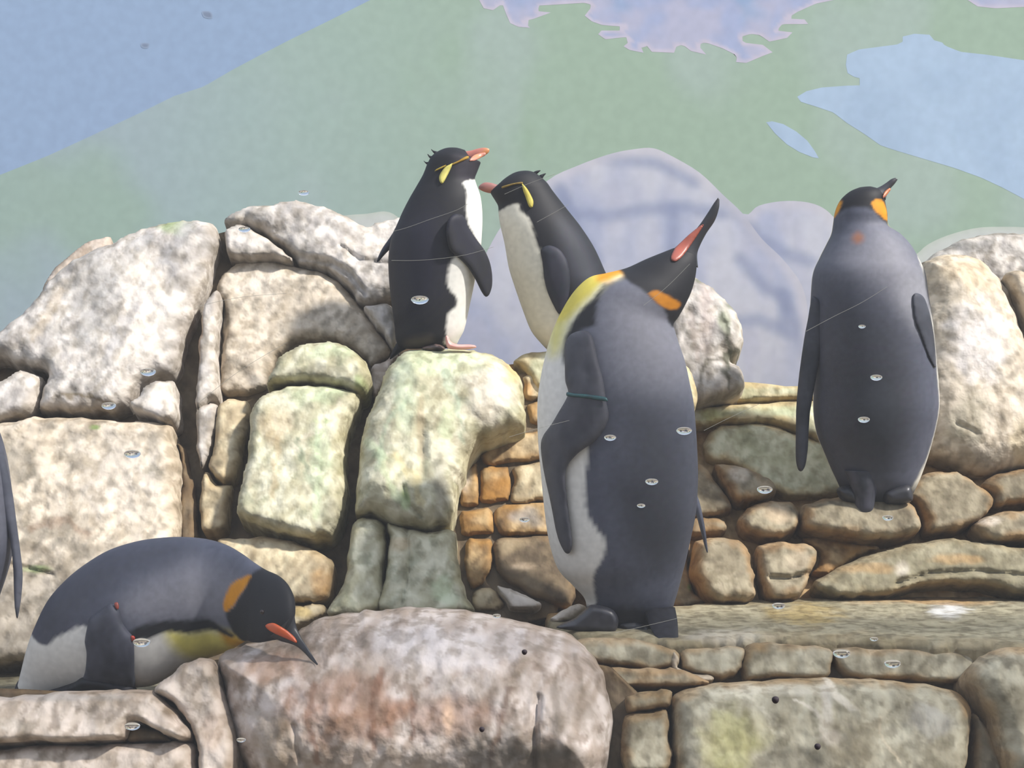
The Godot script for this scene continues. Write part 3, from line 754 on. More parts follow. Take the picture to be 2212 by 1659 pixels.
	stone("stone", shelf, "2096,1546 2122,1560 2150,1620 2166,1700 2160,1780 2090,1780 2096,1660", plane("at", 3.62, -0.6, 1600.0), "olive", {"swell": 0.05, "round": 22.0})
	boulder("large plain brown boulder in the bottom right corner", "2086,1466 2112,1420 2160,1402 2240,1398 2340,1402 2340,1780 2190,1780 2166,1680 2130,1550", plane("at", 3.60, -0.5, 1550.0), "dim", {"swell": 0.12, "round": 70.0, "rough": 0.012})
	# --- front left
	boulder("olive ground slab behind the bowing penguin's tail at the left edge", "-300,1422 40,1420 200,1420 420,1420 480,1446 480,1520 -300,1524", plane("level", 0.64), "ledge", {"swell": 0.01, "round": 16.0, "rough": 0.006, "dir": Vector3(0, 1, 0.3), "back": Vector3(0, -0.08, -0.02), "stains_and_shading": [[Vector2(20, 1430), 90.0, 10.0, gold, 0.8]]})
	boulder("large log-shaped grey and rust boulder in the front, under the bowing penguin's bill", "476,1424 500,1402 560,1386 630,1370 680,1340 740,1326 800,1318 860,1313 930,1312 1020,1320 1120,1342 1220,1366 1272,1406 1304,1460 1320,1530 1318,1600 1300,1666 1240,1700 600,1700 556,1680 516,1620 492,1510", plane("at", 3.62, -0.55, 1450.0), "pink", {"keep": true, "back": Vector3(0, -0.03, -0.04), "swell": 0.2, "round": 180.0, "rough": 0.024, "stains_and_shading": [[Vector2(980, 1400), 230.0, 50.0, lin(212, 206, 208), 0.45], [Vector2(760, 1530), 150.0, 80.0, rust, 0.5], [Vector2(960, 1540), 120.0, 60.0, rust, 0.45], [Vector2(975, 1545), 16.0, 50.0, lin(222, 186, 158), 0.7], [Vector2(600, 1440), 80.0, 40.0, lin(170, 126, 96), 0.35], [Vector2(1230, 1520), 60.0, 70.0, lin(120, 106, 90), 0.45], [Vector2(1100, 1600), 140.0, 50.0, dark_brown, 0.4], [Vector2(620, 1590), 60.0, 60.0, lin(116, 96, 56), 0.5], [outline("742,1372 735,1410 722,1440"), 7.0, lin(104, 88, 76), 0.6], [outline("1100,1490 1080,1560 1060,1640"), 9.0, lin(110, 84, 68), 0.6], [outline("1195,1470 1200,1570 1220,1640"), 14.0, lin(96, 84, 70), 0.5], [outline("840,1450 820,1540 822,1600"), 10.0, lin(122, 84, 62), 0.6], [outline("700,1480 690,1560 704,1640"), 10.0, lin(120, 82, 60), 0.6], [outline("900,1500 905,1580"), 9.0, lin(120, 84, 64), 0.6], [outline("1240,1420 1250,1500"), 10.0, lin(104, 90, 74), 0.5], [outline("1140,1380 1130,1440 1100,1470"), 10.0, lin(150, 134, 118), 0.5], [Vector2(1120, 1640), 200.0, 40.0, lin(60, 54, 44), 0.6]], "cracks": [[outline("1160,1500 1152,1570 1154,1660"), 9.0, 0.02], [outline("660,1560 668,1640"), 7.0, 0.008]]})  # dark ellipses near the foot paint in the undercut shade
	var front := bank("rock_front", "dark bed of the front row of stones at the bottom left")
	bed(front, "-200,1500 320,1500 430,1440 560,1420 1320,1440 1320,1790 -200,1790", plane("at", 3.62, -0.4, 1560.0), "brown")
	boulder("narrow upright stone between the bottom left slabs and log-shaped boulder", "336,1492 380,1446 430,1420 468,1432 482,1480 496,1540 516,1620 520,1720 500,1790 440,1790 432,1640 418,1580 384,1524", plane("at", 3.48, -0.4, 1560.0), "dusk", {"swell": 0.07, "round": 36.0, "rough": 0.024, "stains_and_shading": [[Vector2(470, 1570), 26.0, 50.0, lin(212, 186, 166), 0.5], [Vector2(470, 1470), 20.0, 20.0, dark_brown, 0.4]]})
	boulder("pinkish grey top slab at the bottom left, under the bowing penguin's belly", "-180,1510 0,1506 120,1496 250,1490 322,1488 346,1502 392,1552 412,1592 380,1596 330,1570 290,1560 270,1596 200,1600 0,1606 -180,1610", plane("at", 3.46, -0.6, 1550.0), "dusk", {"swell": 0.07, "round": 34.0, "rough": 0.02, "stains_and_shading": [[Vector2(30, 1565), 60.0, 20.0, white, 0.5], [Vector2(360, 1560), 40.0, 22.0, lin(222, 206, 196), 0.6], [Vector2(140, 1505), 160.0, 10.0, grey, 0.5]]})
	boulder("long cream slab along the very bottom left edge", "-180,1624 0,1618 120,1606 260,1606 400,1602 424,1624 426,1700 420,1790 -180,1790", plane("at", 3.44, -0.4, 1660.0), "dusk", {"swell": 0.06, "round": 36.0, "rough": 0.016})
	stone("stone", front, "284,1568 330,1576 372,1598 300,1602 276,1600", plane("at", 3.46, -0.4, 1580.0), "brown", {"swell": 0.02, "round": 12.0})


func bed(parent: Node3D, poly_text: String, depth: Callable, colours: String) -> void:
	put(solid(rounded(outline(poly_text), 4, 0.4), depth, rock_paint(pal[colours], [], 3.0), {"step": 12.0, "swell": 0.0, "round": 20.0, "rough": 0.02, "back": Vector3(0, -0.1, -0.3)}), mat.rock, "bed", parent)


# ------------------------------------------------------------------ penguins
func patch(text: String, colour: Color, soft: float) -> Array:
	var poly := rounded(outline(text), 3, 0.4)
	return [poly, colour, soft, bounds(poly, soft * 1.2 + 1.0)]


func feathers(base: Color, patches: Array, rear: Color, rear_patches: Array, mottle := 0.18) -> Callable:
	var darker := Color(base.r * 0.55, base.g * 0.55, base.b * 0.58)
	return func(p: Vector2, front: float, w: Vector3) -> Color:
		var wob := Vector2(noise_mid.get_noise_3dv(w * 60.0), noise_mid.get_noise_3dv(w * 60.0 + Vector3(9, 0, 0))) * 2.0
		var q := p + wob
		var c := base.lerp(darker, mottle * 2.0 * ramp(-0.3, 0.6, noise_low.get_noise_3d(w.x * 14.0, w.y * 6.0, w.z * 14.0)))
		c = c.lerp(darker, 0.35 * ramp(0.0, 0.6, noise_fine.get_noise_3d(w.x * 70.0, w.y * 22.0, w.z * 70.0)))
		var list := patches
		if front < -0.02:
			c = rear
			list = rear_patches
		for a in list:
			if a[3].has_point(q):
				c = c.lerp(a[1], ramp(-a[2], a[2], inside_by(q, a[0])))
		return c


func even(c: Color, other: Color, scale := 30.0) -> Callable:
	return func(_p: Vector2, _d: float, w: Vector3) -> Color: return c.lerp(other, ramp(-0.3, 0.5, noise_mid.get_noise_3dv(w * scale)))


func fin(text: String, depth: Callable, swell: float, rnd: float, paint: Callable, called: String, parent: Node3D, origin: Vector3, m: Material, step := 5.0) -> MeshInstance3D:
	var poly := rounded(outline(text), 5, 0.45)
	return put(solid(poly, depth, paint, {"step": step, "swell": swell, "round": rnd, "twin": swell * 0.6 + 0.001, "dir": Vector3(0, 0, 1)}, origin), m, called, parent)


func fixed(d: float) -> Callable:
	return func(_x: float, _y: float) -> float: return d


func eye_ball(p: Vector2, depth: float, r: float, parent: Node3D, origin: Vector3) -> void:
	var s := SphereMesh.new()
	s.radius = r
	s.height = r * 2.0
	s.radial_segments = 20
	s.rings = 10
	put(s, mat.eye, "eye", parent, at(p, depth) - origin)


func build_penguins() -> void:
	var black := lin(33, 33, 38)
	var coal := lin(44, 45, 52)
	var slate := lin(88, 91, 106)
	var silver := lin(128, 128, 138)
	var deep := lin(62, 64, 74)
	var white := lin(232, 230, 224)
	var cream := lin(226, 222, 208)
	var lemon := lin(226, 208, 92)
	var amber := lin(220, 148, 30)
	var plate := lin(150, 78, 64)
	var foot_dark := lin(44, 44, 50)
	tall_king(black, coal, slate, silver, deep, white, lemon, amber, plate, foot_dark)
	far_king(black, coal, slate, silver, deep, white, lemon, amber, plate, foot_dark)
	bowing_king(black, coal, slate, silver, deep, white, lemon, amber, plate, foot_dark)
	edge_king(black, slate, silver, white, amber)
	crested_left(black, coal, white)
	crested_right(black, coal, cream)


func tall_king(black: Color, coal: Color, slate: Color, silver: Color, deep: Color, white: Color, lemon: Color, amber: Color, plate: Color, foot_dark: Color) -> void:
	var d := 4.0
	var o := at(Vector2(1350, 1366), d)
	var t := root_node("king_penguin", o)
	tag(t, "tall king penguin in the middle with its bill thrown up, standing on the olive ledge", "penguin", "king penguins")
	var cover := {}
	var head := "1341,593 1356,614 1387,635 1402,650 1429,672 1446,706 1475,694 1530,610 1530,520 1440,515 1340,560"
	var marks := [
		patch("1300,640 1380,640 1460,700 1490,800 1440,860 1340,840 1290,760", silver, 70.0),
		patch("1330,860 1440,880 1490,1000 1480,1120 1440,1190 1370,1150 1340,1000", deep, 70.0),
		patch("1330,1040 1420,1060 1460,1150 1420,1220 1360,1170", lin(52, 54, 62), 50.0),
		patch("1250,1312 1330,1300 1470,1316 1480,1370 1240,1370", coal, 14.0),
		patch("1120,900 1130,1060 1150,1200 1220,1310 1268,1306 1286,1296 1279,1261 1279,1228 1295,1198 1302,1162 1289,1139 1269,1112 1260,1079 1260,1013 1265,969 1262,900 1250,822 1240,762 1228,725 1240,695 1257,665 1278,647 1305,617 1349,594 1340,550 1270,550 1190,640 1140,760", white, 5.0),
		patch("1340,590 1340,560 1262,560 1205,640 1180,720 1190,770 1212,750 1230,696 1256,662 1280,636 1304,610", lin(228, 220, 140), 22.0),
		patch("1345,588 1340,560 1262,560 1215,620 1200,690 1222,690 1256,655 1280,632 1305,606", lemon, 12.0),
		patch("1294,570 1370,560 1356,590 1328,600 1308,612 1288,608", amber, 12.0),
		patch("1304,617 1292,640 1283,680 1280,706 1250,716 1230,752 1222,790 1213,780 1216,740 1234,698 1258,668 1282,645", black, 6.0),
		patch(head, black, 5.0),
		patch("1396,637 1414,632 1438,642 1466,657 1458,669 1432,669 1408,652", lin(190, 122, 24), 4.0),
	]
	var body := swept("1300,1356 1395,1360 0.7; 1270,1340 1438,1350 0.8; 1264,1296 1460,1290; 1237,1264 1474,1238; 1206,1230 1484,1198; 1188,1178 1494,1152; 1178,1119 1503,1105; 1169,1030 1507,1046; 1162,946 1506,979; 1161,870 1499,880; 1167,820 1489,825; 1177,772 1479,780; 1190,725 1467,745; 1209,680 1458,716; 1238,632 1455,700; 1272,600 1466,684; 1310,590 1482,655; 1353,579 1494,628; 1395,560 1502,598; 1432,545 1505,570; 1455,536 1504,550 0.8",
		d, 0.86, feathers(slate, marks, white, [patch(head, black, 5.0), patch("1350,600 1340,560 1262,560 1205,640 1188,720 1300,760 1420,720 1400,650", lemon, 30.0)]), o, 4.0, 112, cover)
	put(body, mat.plumage, "body", t)
	var skin := lying_on(cover, 0.004, d)
	var bill := put(swept("1440,552 1508,578; 1460,533 1506,551; 1486,514 1512,531; 1510,487 1526,504; 1528,461 1544,477; 1542,439 1553,450; 1551,427 1554,431 0.8", d, 0.62, even(black, lin(40, 38, 42)), o, 2.5, 40, cover), mat.skin, "bill", t)
	var bs := lying_on(cover, 0.001, d - 0.01)
	tag(fin("1520,486 1512,488 1488,507 1472,522 1458,536 1450,552 1451,563 1462,564 1474,554 1485,540 1496,524 1508,506", bs, 0.004, 8.0, even(plate, lin(158, 80, 62)), "bill_plate", bill, o, mat.skin, 2.5), "coral pink plate along the side of the bill")
	var arm := fin("1233,722 1220,745 1220,780 1221,822 1227,852 1205,893 1190,918 1174,940 1168,962 1172,1003 1179,1040 1187,1075 1194,1110 1200,1142 1208,1170 1220,1193 1230,1195 1236,1178 1234,1150 1230,1120 1225,1078 1221,1040 1222,1018 1230,999 1252,976 1285,953 1306,925 1315,898 1309,864 1303,822 1291,777 1280,728 1262,714", lying_on(cover, 0.012, d - 0.03), 0.016, 24.0, feathers_flat(lin(80, 80, 88), lin(60, 61, 69)), "flipper", t, o, mat.plumage, 4.0)
	tag(fin("1225,847 1240,850 1270,852 1304,857 1311,860 1312,867 1296,865 1266,860 1238,857 1224,855", lying_on(cover, 0.029, d - 0.05), 0.003, 4.0, even(lin(40, 82, 84), lin(34, 66, 70)), "flipper_band", arm, o, mat.skin, 2.0), "thin teal identity band")
	fin("1500,1060 1509,1078 1515,1100 1523,1140 1528,1180 1529,1198 1522,1180 1514,1150 1506,1120 1496,1090", fixed(d + 0.03), 0.008, 10.0, feathers_flat(slate, deep), "flipper", t, o, mat.plumage, 3.0)
	put(swept("1386,1312 1458,1312 0.8; 1398,1340 1463,1338 1 -0.04; 1410,1366 1465,1364 1 -0.10; 1426,1384 1465,1386 1 -0.14; 1442,1392 1462,1395 0.8 -0.16", d - 0.05, 0.7, feathers_swept(foot_dark, black), o, 3.0, 40), mat.plumage, "tail", t)
	fin("1202,1356 1216,1346 1240,1336 1262,1318 1280,1306 1322,1316 1336,1340 1326,1366 1280,1364 1236,1362", fixed(d - 0.09), 0.018, 14.0, even(foot_dark, lin(58, 58, 64)), "foot", t, o, mat.skin, 3.0)
	fin("1336,1346 1360,1338 1390,1344 1402,1366 1380,1374 1350,1370", fixed(d - 0.05), 0.02, 16.0, even(foot_dark, lin(38, 38, 42)), "foot", t, o, mat.skin, 3.0)
	eye_ball(Vector2(1446, 596), d - 0.036, 0.006, t, o)


func feathers_flat(a: Color, b: Color) -> Callable:
	return func(_p: Vector2, d: float, w: Vector3) -> Color:
		return a.lerp(b, ramp(-0.3, 0.5, noise_low.get_noise_3d(w.x * 16.0, w.y * 9.0, w.z * 16.0)) * 0.8)


func feathers_swept(a: Color, b: Color) -> Callable:
	return func(_p: Vector2, _f: float, w: Vector3) -> Color:
		return a.lerp(b, ramp(-0.3, 0.5, noise_mid.get_noise_3d(w.x * 60.0, w.y * 14.0, w.z * 60.0)) * 0.8)


func far_king(black: Color, coal: Color, slate: Color, silver: Color, deep: Color, white: Color, lemon: Color, amber: Color, plate: Color, foot_dark: Color) -> void:
	var d := 4.64
	var o := at(Vector2(1890, 1090), d)
	var t := root_node("king_penguin", o)
	tag(t, "king penguin at the right seen from behind, orange ear patch, standing on a brown stone", "penguin", "king penguins")
	var cover := {}
	var head := "1780,478 1800,466 1826,453 1852,451 1876,458 1892,474 1908,482 1930,486 1930,380 1800,380"
	var marks := [
		patch("1780,560 1830,520 1900,490 1960,540 1996,620 1980,680 1900,640 1820,600", silver, 50.0),
		patch("1930,600 1990,600 2004,660 1960,720 1920,660", lin(142, 142, 150), 34.0),
		patch("1770,640 1830,640 1930,700 1960,820 1950,960 1900,1040 1830,1040 1790,960 1770,820", deep, 60.0),
		patch("1800,800 1920,800 1940,900 1900,980 1820,960", lin(54, 56, 64), 50.0),
		patch("1976,560 1992,570 2030,780 2036,880 2026,940 2000,1010 1976,1060 1954,1062 1988,1000 2010,936 2020,873 2015,812 2010,760 2000,690 1998,640", lin(216, 212, 200), 5.0),
		patch("1992,560 2016,640 2030,800 2018,800 2006,700 1992,640 1984,590", coal, 5.0),
		patch("1834,512 1842,507 1851,515 1847,528 1838,532 1829,524", lin(150, 104, 84), 9.0),  # reflection smudge from the glass, painted into the back feathers
		patch(head, black, 5.0),
		patch("1874,443 1886,434 1902,437 1911,452 1914,478 1900,473 1882,461", amber, 3.0),
		patch("1800,470 1798,455 1810,434 1816,436 1812,450 1806,464", amber, 3.0),
		patch("1914,484 1930,486 1950,496 1966,512 1980,540 1974,540 1960,518 1942,502 1922,494", lin(200, 192, 96), 3.0),
		patch("1810,1040 1870,1060 1960,1052 1985,1050 1970,1100 1820,1100", lin(48, 50, 58), 16.0),
	]
	var body := swept("1846,1094 1935,1090 0.7; 1826,1080 1962,1080 0.8; 1811,1045 1981,1045; 1797,1015 1996,1006; 1780,975 2009,964; 1765,936 2020,920; 1758,890 2027,873; 1758,830 2024,813; 1753,760 2020,760; 1750,700 2014,700; 1752,640 2004,640; 1757,590 1997,592; 1772,555 1984,562; 1786,527 1966,530; 1796,506 1944,506; 1800,484 1919,488; 1803,462 1916,462; 1810,442 1912,440; 1820,427 1909,422; 1837,413 1899,409; 1856,405 1882,403 0.8",
		d, 0.9, feathers(slate, marks, white, [patch(head, black, 5.0), patch("1780,480 1930,484 1990,560 1900,640 1760,560", lemon, 40.0)]), o, 4.0, 112, cover)
	put(body, mat.plumage, "body", t)
	var bill := put(swept("1890,408 1913,432 ; 1903,402 1916,420; 1914,395 1923,408; 1925,387 1932,398; 1934,384 1939,388 0.8", d - 0.01, 0.7, even(lin(52, 50, 56), black), o, 2.0, 32, cover), mat.skin, "bill", t)
	tag(fin("1907,428 1908,419 1914,411 1922,406 1924,410 1919,417 1913,425", lying_on(cover, 0.001, d - 0.015), 0.003, 5.0, even(lin(190, 114, 72), plate), "bill_plate", bill, o, mat.skin, 2.0), "orange plate along the lower bill")
	fin("1756,640 1750,660 1745,690 1738,726 1730,780 1724,830 1720,880 1719,930 1719,990 1724,1014 1732,1018 1740,1004 1745,970 1747,930 1750,890 1757,850 1766,800 1776,740 1780,690 1776,655", fixed(d - 0.045), 0.014, 16.0, feathers_flat(lin(66, 68, 78), lin(46, 50, 58)), "flipper", t, o, mat.plumage, 4.0)
	fin("1972,640 1984,634 1998,646 2010,684 2018,730 2022,792 2014,786 2003,762 1990,726 1976,690", lying_on(cover, 0.003, d - 0.03), 0.007, 16.0, feathers_flat(lin(70, 72, 82), lin(48, 50, 58)), "flipper", t, o, mat.plumage, 3.0)
	put(swept("1824,1016 1904,1018 0.8; 1836,1046 1898,1046; 1845,1076 1891,1075; 1850,1100 1886,1099; 1858,1112 1876,1111 0.8", d - 0.07, 0.7, feathers_swept(lin(72, 73, 83), lin(50, 52, 60)), o, 3.0, 40), mat.plumage, "tail", t)
	fin("1906,1062 1930,1048 1962,1046 1972,1066 1968,1084 1940,1090 1912,1086", fixed(d - 0.06), 0.03, 18.0, even(foot_dark, black), "foot", t, o, mat.skin, 3.0)
	fin("1808,1056 1830,1048 1850,1060 1850,1086 1826,1084 1812,1074", fixed(d - 0.05), 0.03, 16.0, even(foot_dark, black), "foot", t, o, mat.skin, 3.0)


func bowing_king(black: Color, coal: Color, slate: Color, silver: Color, deep: Color, white: Color, lemon: Color, amber: Color, plate: Color, foot_dark: Color) -> void:
	var d := 3.74
	var o := at(Vector2(200, 1500), d)
	var t := root_node("king_penguin", o)
	tag(t, "king penguin bowed low at the front left, its head resting on the log-shaped boulder", "penguin", "king penguins")
	var cover := {}
	var head := "548,1236 536,1265 515,1303 500,1313 502,1334 512,1358 529,1384 560,1404 690,1404 670,1240 600,1214"
	var marks := [
		patch("330,1250 420,1210 500,1220 550,1260 500,1340 440,1330 330,1330 280,1300", silver, 40.0),
		patch("90,1320 150,1250 240,1190 360,1165 430,1180 300,1230 200,1310 110,1380", lin(72, 74, 86), 36.0),
		patch("20,1400 50,1366 70,1368 92,1380 113,1386 128,1378 140,1366 166,1354 200,1340 240,1360 240,1540 20,1540", white, 4.0),
		patch("240,1390 290,1374 344,1365 378,1352 423,1356 460,1351 481,1354 505,1370 529,1384 560,1400 480,1460 330,1510 240,1510", white, 4.0),
		patch("376,1350 423,1352 470,1350 535,1378 530,1412 440,1424 396,1400", lin(236, 224, 120), 20.0),
		patch("488,1356 520,1372 536,1384 520,1396 496,1388", lin(214, 160, 30), 12.0),
		patch("270,1392 290,1362 315,1342 345,1333 378,1327 430,1328 464,1327 486,1342 513,1366 502,1369 481,1354 460,1351 423,1356 378,1352 344,1365 302,1374", lin(36, 38, 42), 5.0),
		patch(head, lin(38, 38, 42), 4.0),
		patch("549,1238 535,1241 519,1248 508,1260 501,1274 496,1290 494,1302 497,1312 508,1307 518,1294 528,1277 540,1256", amber, 3.0),
	]
	var body := swept("38,1480 52,1508 0.6 0.03; 47,1444 92,1506 0.75 0.03; 58,1402 140,1498 0.9 0.02; 74,1358 190,1492 1 0.01; 104,1297 246,1486; 144,1251 296,1484; 188,1216 330,1480; 236,1188 356,1468; 292,1170 384,1450; 344,1162 414,1434; 396,1160 442,1424; 447,1165 472,1414 0.98; 488,1177 500,1403 0.96 -0.03; 522,1196 520,1391 0.94 -0.08; 550,1216 534,1384 0.92 -0.13; 574,1231 546,1387 0.9 -0.17; 602,1244 560,1388 0.9 -0.2; 622,1263 574,1386 0.9 -0.22; 635,1290 590,1383 0.9 -0.235; 638,1320 608,1380 0.9 -0.245; 635,1342 622,1370 0.8 -0.25",
		d, 0.72, feathers(slate, marks, slate, marks), o, 4.0, 112, cover)
	put(body, mat.plumage, "body", t)
	var bill := put(swept("636,1326 584,1374 0.9 0; 640,1352 604,1384 0.9 0.0; 650,1376 636,1394 1 -0.01; 664,1398 655,1408 1 -0.02; 677,1419 672,1426 1 -0.03; 687,1435 685,1437 0.8 -0.05", d - 0.25, 0.62, even(lin(36, 36, 42), black), o, 2.5, 40, cover), mat.skin, "bill", t)
	tag(fin("573,1352 580,1347 592,1346 606,1353 620,1362 634,1374 641,1384 640,1389 628,1384 612,1377 594,1369 580,1361", lying_on(cover, 0.001, d - 0.3), 0.004, 7.0, even(lin(190, 86, 44), lin(176, 78, 44)), "bill_plate", bill, o, mat.skin, 2.5), "orange plate along the lower bill")
	var arm := fin("192,1338 206,1326 224,1312 242,1304 256,1318 264,1344 276,1362 288,1378 290,1410 290,1450 289,1488 240,1490 180,1490 176,1474 184,1450 187,1412 183,1386 188,1356", lying_on(cover, 0.006, d - 0.12), 0.014, 20.0, feathers_flat(lin(78, 80, 92), lin(58, 60, 70)), "flipper", t, o, mat.plumage, 4.0)
	fin("247,1303 254,1301 257,1309 255,1317 249,1313", lying_on(cover, 0.012, d - 0.14), 0.003, 5.0, even(lin(150, 66, 48), lin(120, 56, 46)), "flipper_band", arm, o, mat.skin, 2.0)
	fin("282,1374 290,1374 292,1382 284,1386", lying_on(cover, 0.012, d - 0.14), 0.003, 4.0, even(lin(176, 58, 44), lin(120, 56, 46)), "flipper_band", arm, o, mat.skin, 2.0)
	fin("66,1506 90,1496 124,1486 160,1474 184,1462 240,1470 290,1480 290,1512 200,1516 110,1516", lying_on(cover, 0.0, d - 0.08), 0.03, 14.0, feathers_flat(coal, lin(36, 38, 44)), "foot", t, o, mat.plumage, 4.0)
	fin("24,1512 30,1492 38,1472 46,1470 50,1500 46,1514", fixed(d + 0.04), 0.014, 10.0, feathers_flat(deep, coal), "tail", t, o, mat.plumage, 3.0)
	eye_ball(Vector2(566, 1322), d - 0.262, 0.0045, t, o)


func edge_king(black: Color, slate: Color, silver: Color, white: Color, amber: Color) -> void:
	var d := 3.86
	var o := at(Vector2(-130, 1474), d)
	var t := root_node("king_penguin", o)
	tag(t, "king penguin cut off by the left edge, only its grey side and flipper showing", "penguin", "king penguins")
	var head := "-230,770 -80,770 -60,700 -100,640 -220,640"
	var marks := [
		patch("-260,1000 -60,960 20,1000 20,1160 -80,1200 -240,1160", silver, 60.0),
		patch(head, black, 5.0),
		patch("-110,740 -90,738 -84,760 -92,780 -108,770", amber, 4.0),
	]
	put(swept("-170,1476 -100,1474 0.7; -210,1446 -66,1440 0.85; -248,1385 -38,1375; -275,1290 -4,1290; -287,1180 26,1180; -284,1060 22,1060; -264,950 2,950; -228,866 -38,866; -200,812 -74,812; -192,770 -86,770; -190,730 -86,726; -178,698 -98,694; -152,678 -120,678 0.8",
		d, 0.85, feathers(slate, marks, slate, marks), o, 6.0, 96), mat.plumage, "body", t)
	put(swept("-176,694 -180,734; -200,698 -200,722; -228,690 -226,704; -262,674 -262,678 0.8", d, 0.6, even(black, black), o, 3.0, 28), mat.skin, "bill", t)
	fin("-14,930 4,960 16,1010 28,1070 36,1130 44,1190 49,1240 46,1290 38,1336 33,1320 30,1280 28,1220 20,1160 0,1080 -20,1000", fixed(d - 0.02), 0.014, 14.0, feathers_flat(lin(108, 110, 122), lin(84, 86, 98)), "flipper", t, o, mat.plumage, 4.0)
	fin("-180,1440 -110,1440 -90,1470 -110,1484 -190,1484", fixed(d - 0.08), 0.03, 20.0, even(black, black), "foot", t, o, mat.skin, 5.0)


func crested_left(black: Color, coal: Color, white: Color) -> void:
	var d := 4.58
	var o := at(Vector2(930, 756), d)
	var t := root_node("crested_penguin", o)
	tag(t, "crested penguin facing right with a pinkish bill, standing on the tall pedestal boulder", "penguin", "crested penguins")
	var cover := {}
	var marks := [
		patch("870,480 940,450 970,520 960,640 890,690 858,600", lin(46, 46, 56), 36.0),  # bluish sheen painted into the plumage
		patch("985,345 1030,352 1034,380 1010,396 985,380", lin(58, 54, 62), 14.0),
		patch("1001,400 1010,419 1008,449 1012,485 1030,520 1060,540 1070,400 1040,384 1025,389 1010,394", white, 3.0),
		patch("992,556 976,572 968,611 974,630 986,644 989,660 978,672 970,681 966,706 965,730 962,744 1010,760 1060,700 1070,560 1030,540", white, 4.0),
		patch("880,735 930,725 940,740 930,756 880,756", lin(70, 62, 58), 10.0),
	]
	put(swept("880,754 972,752 0.75; 862,748 985,745 0.85; 855,733 992,733; 852,702 1003,711; 846,657 1013,668; 841,612 1025,612; 839,560 1036,560; 845,517 1041,505; 859,482 1042,462; 871,455 1038,425; 885,428 1029,398; 900,402 1026,385; 914,377 1031,371; 924,352 1036,358; 936,334 1038,351; 960,321 1034,349; 984,319 1026,348; 1004,324 1018,347 0.9",
		d, 0.86, feathers(black, marks, black, marks, 0.1), o, 3.0, 96, cover), mat.plumage, "body", t)
	var bill := put(swept("1004,327 1008,350; 1018,325 1020,347; 1032,321 1034,343; 1044,319 1047,336; 1053,320 1054,331; 1057,322 1057,327 0.8", d, 0.55, func(p: Vector2, _f: float, _w: Vector3) -> Color:
		return lin(170, 104, 92).lerp(lin(190, 126, 76), ramp(1028, 1052, p.x + (p.y - 330.0) * 0.9)), o, 1.6, 32, cover), mat.skin, "bill", t)
	tag(fin("1014,348 1018,340 1026,334 1040,330 1049,330 1048,336 1038,341 1026,347", lying_on(cover, 0.0005, d - 0.02), 0.003, 5.0, even(lin(188, 126, 108), lin(190, 128, 92)), "lower_bill", bill, o, mat.skin, 1.5), "lighter pink lower half of the bill")
	fin("969,473 982,462 998,464 1006,474 1013,492 1030,518 1047,541 1058,566 1063,592 1063,617 1057,636 1049,641 1040,630 1026,602 1011,578 992,558 974,544 966,522 964,496", func(x: float, _y: float) -> float: return d - 0.108 + 0.0009 * (x - 965.0), 0.014, 16.0, feathers_flat(lin(42, 42, 50), black), "flipper", t, o, mat.plumage, 3.0)
	fin("856,492 848,504 840,516 826,536 818,552 814,564 818,565 832,549 846,536 860,530", fixed(d + 0.05), 0.01, 10.0, feathers_flat(lin(60, 62, 72), coal), "flipper", t, o, mat.plumage, 2.5)
	fin("962,728 968,726 974,738 990,744 1012,744 1026,746 1028,751 1010,755 984,755 966,751", fixed(d - 0.075), 0.014, 8.0, even(lin(222, 164, 156), lin(206, 146, 140)), "foot", t, o, mat.skin, 2.0)
	fin("912,750 940,742 960,750 956,757 920,758", fixed(d - 0.05), 0.014, 8.0, even(lin(90, 74, 70), black), "foot", t, o, mat.skin, 2.5)
	fin("866,728 856,742 846,762 842,776 850,772 866,760 884,750 890,734", fixed(d + 0.02), 0.012, 8.0, feathers_flat(black, coal), "tail", t, o, mat.plumage, 2.5)
	var brow := fin("1013,338 1008,337 1000,341 990,347 979,352 968,357 968,360 980,356 992,351 1004,346 1012,342", lying_on(cover, 0.001, d - 0.04), 0.003, 3.0, even(lin(160, 124, 46), lin(170, 142, 60)), "crest", t, o, mat.plumage, 1.5)
	tag(brow, "yellow brow stripe")
	tag(fin("978,353 970,356 961,361 954,370 949,380 949,390 954,397 959,393 966,380 972,368", lying_on(cover, 0.001, d - 0.05), 0.006, 5.0, even(lin(222, 212, 124), lin(206, 196, 106)), "crest", t, o, mat.plumage, 1.8), "yellow ear plume")
	fin("966,355 956,359 942,366 939,370 945,368 958,362", lying_on(cover, 0.003, d - 0.05), 0.003, 2.0, even(lin(200, 186, 92), lin(190, 160, 60)), "crest", t, o, mat.plumage, 1.5)
	for s in [["936,338 928,336 922,330 926,339 934,346"], ["946,328 936,325 930,321 936,330 942,335"], ["928,350 920,350 914,346 920,354 926,358"]]:
		fin(s[0], fixed(d), 0.006, 4.0, feathers_flat(black, coal), "crest", t, o, mat.plumage, 1.8)
	eye_ball(Vector2(996, 347), d - 0.037, 0.005, t, o)


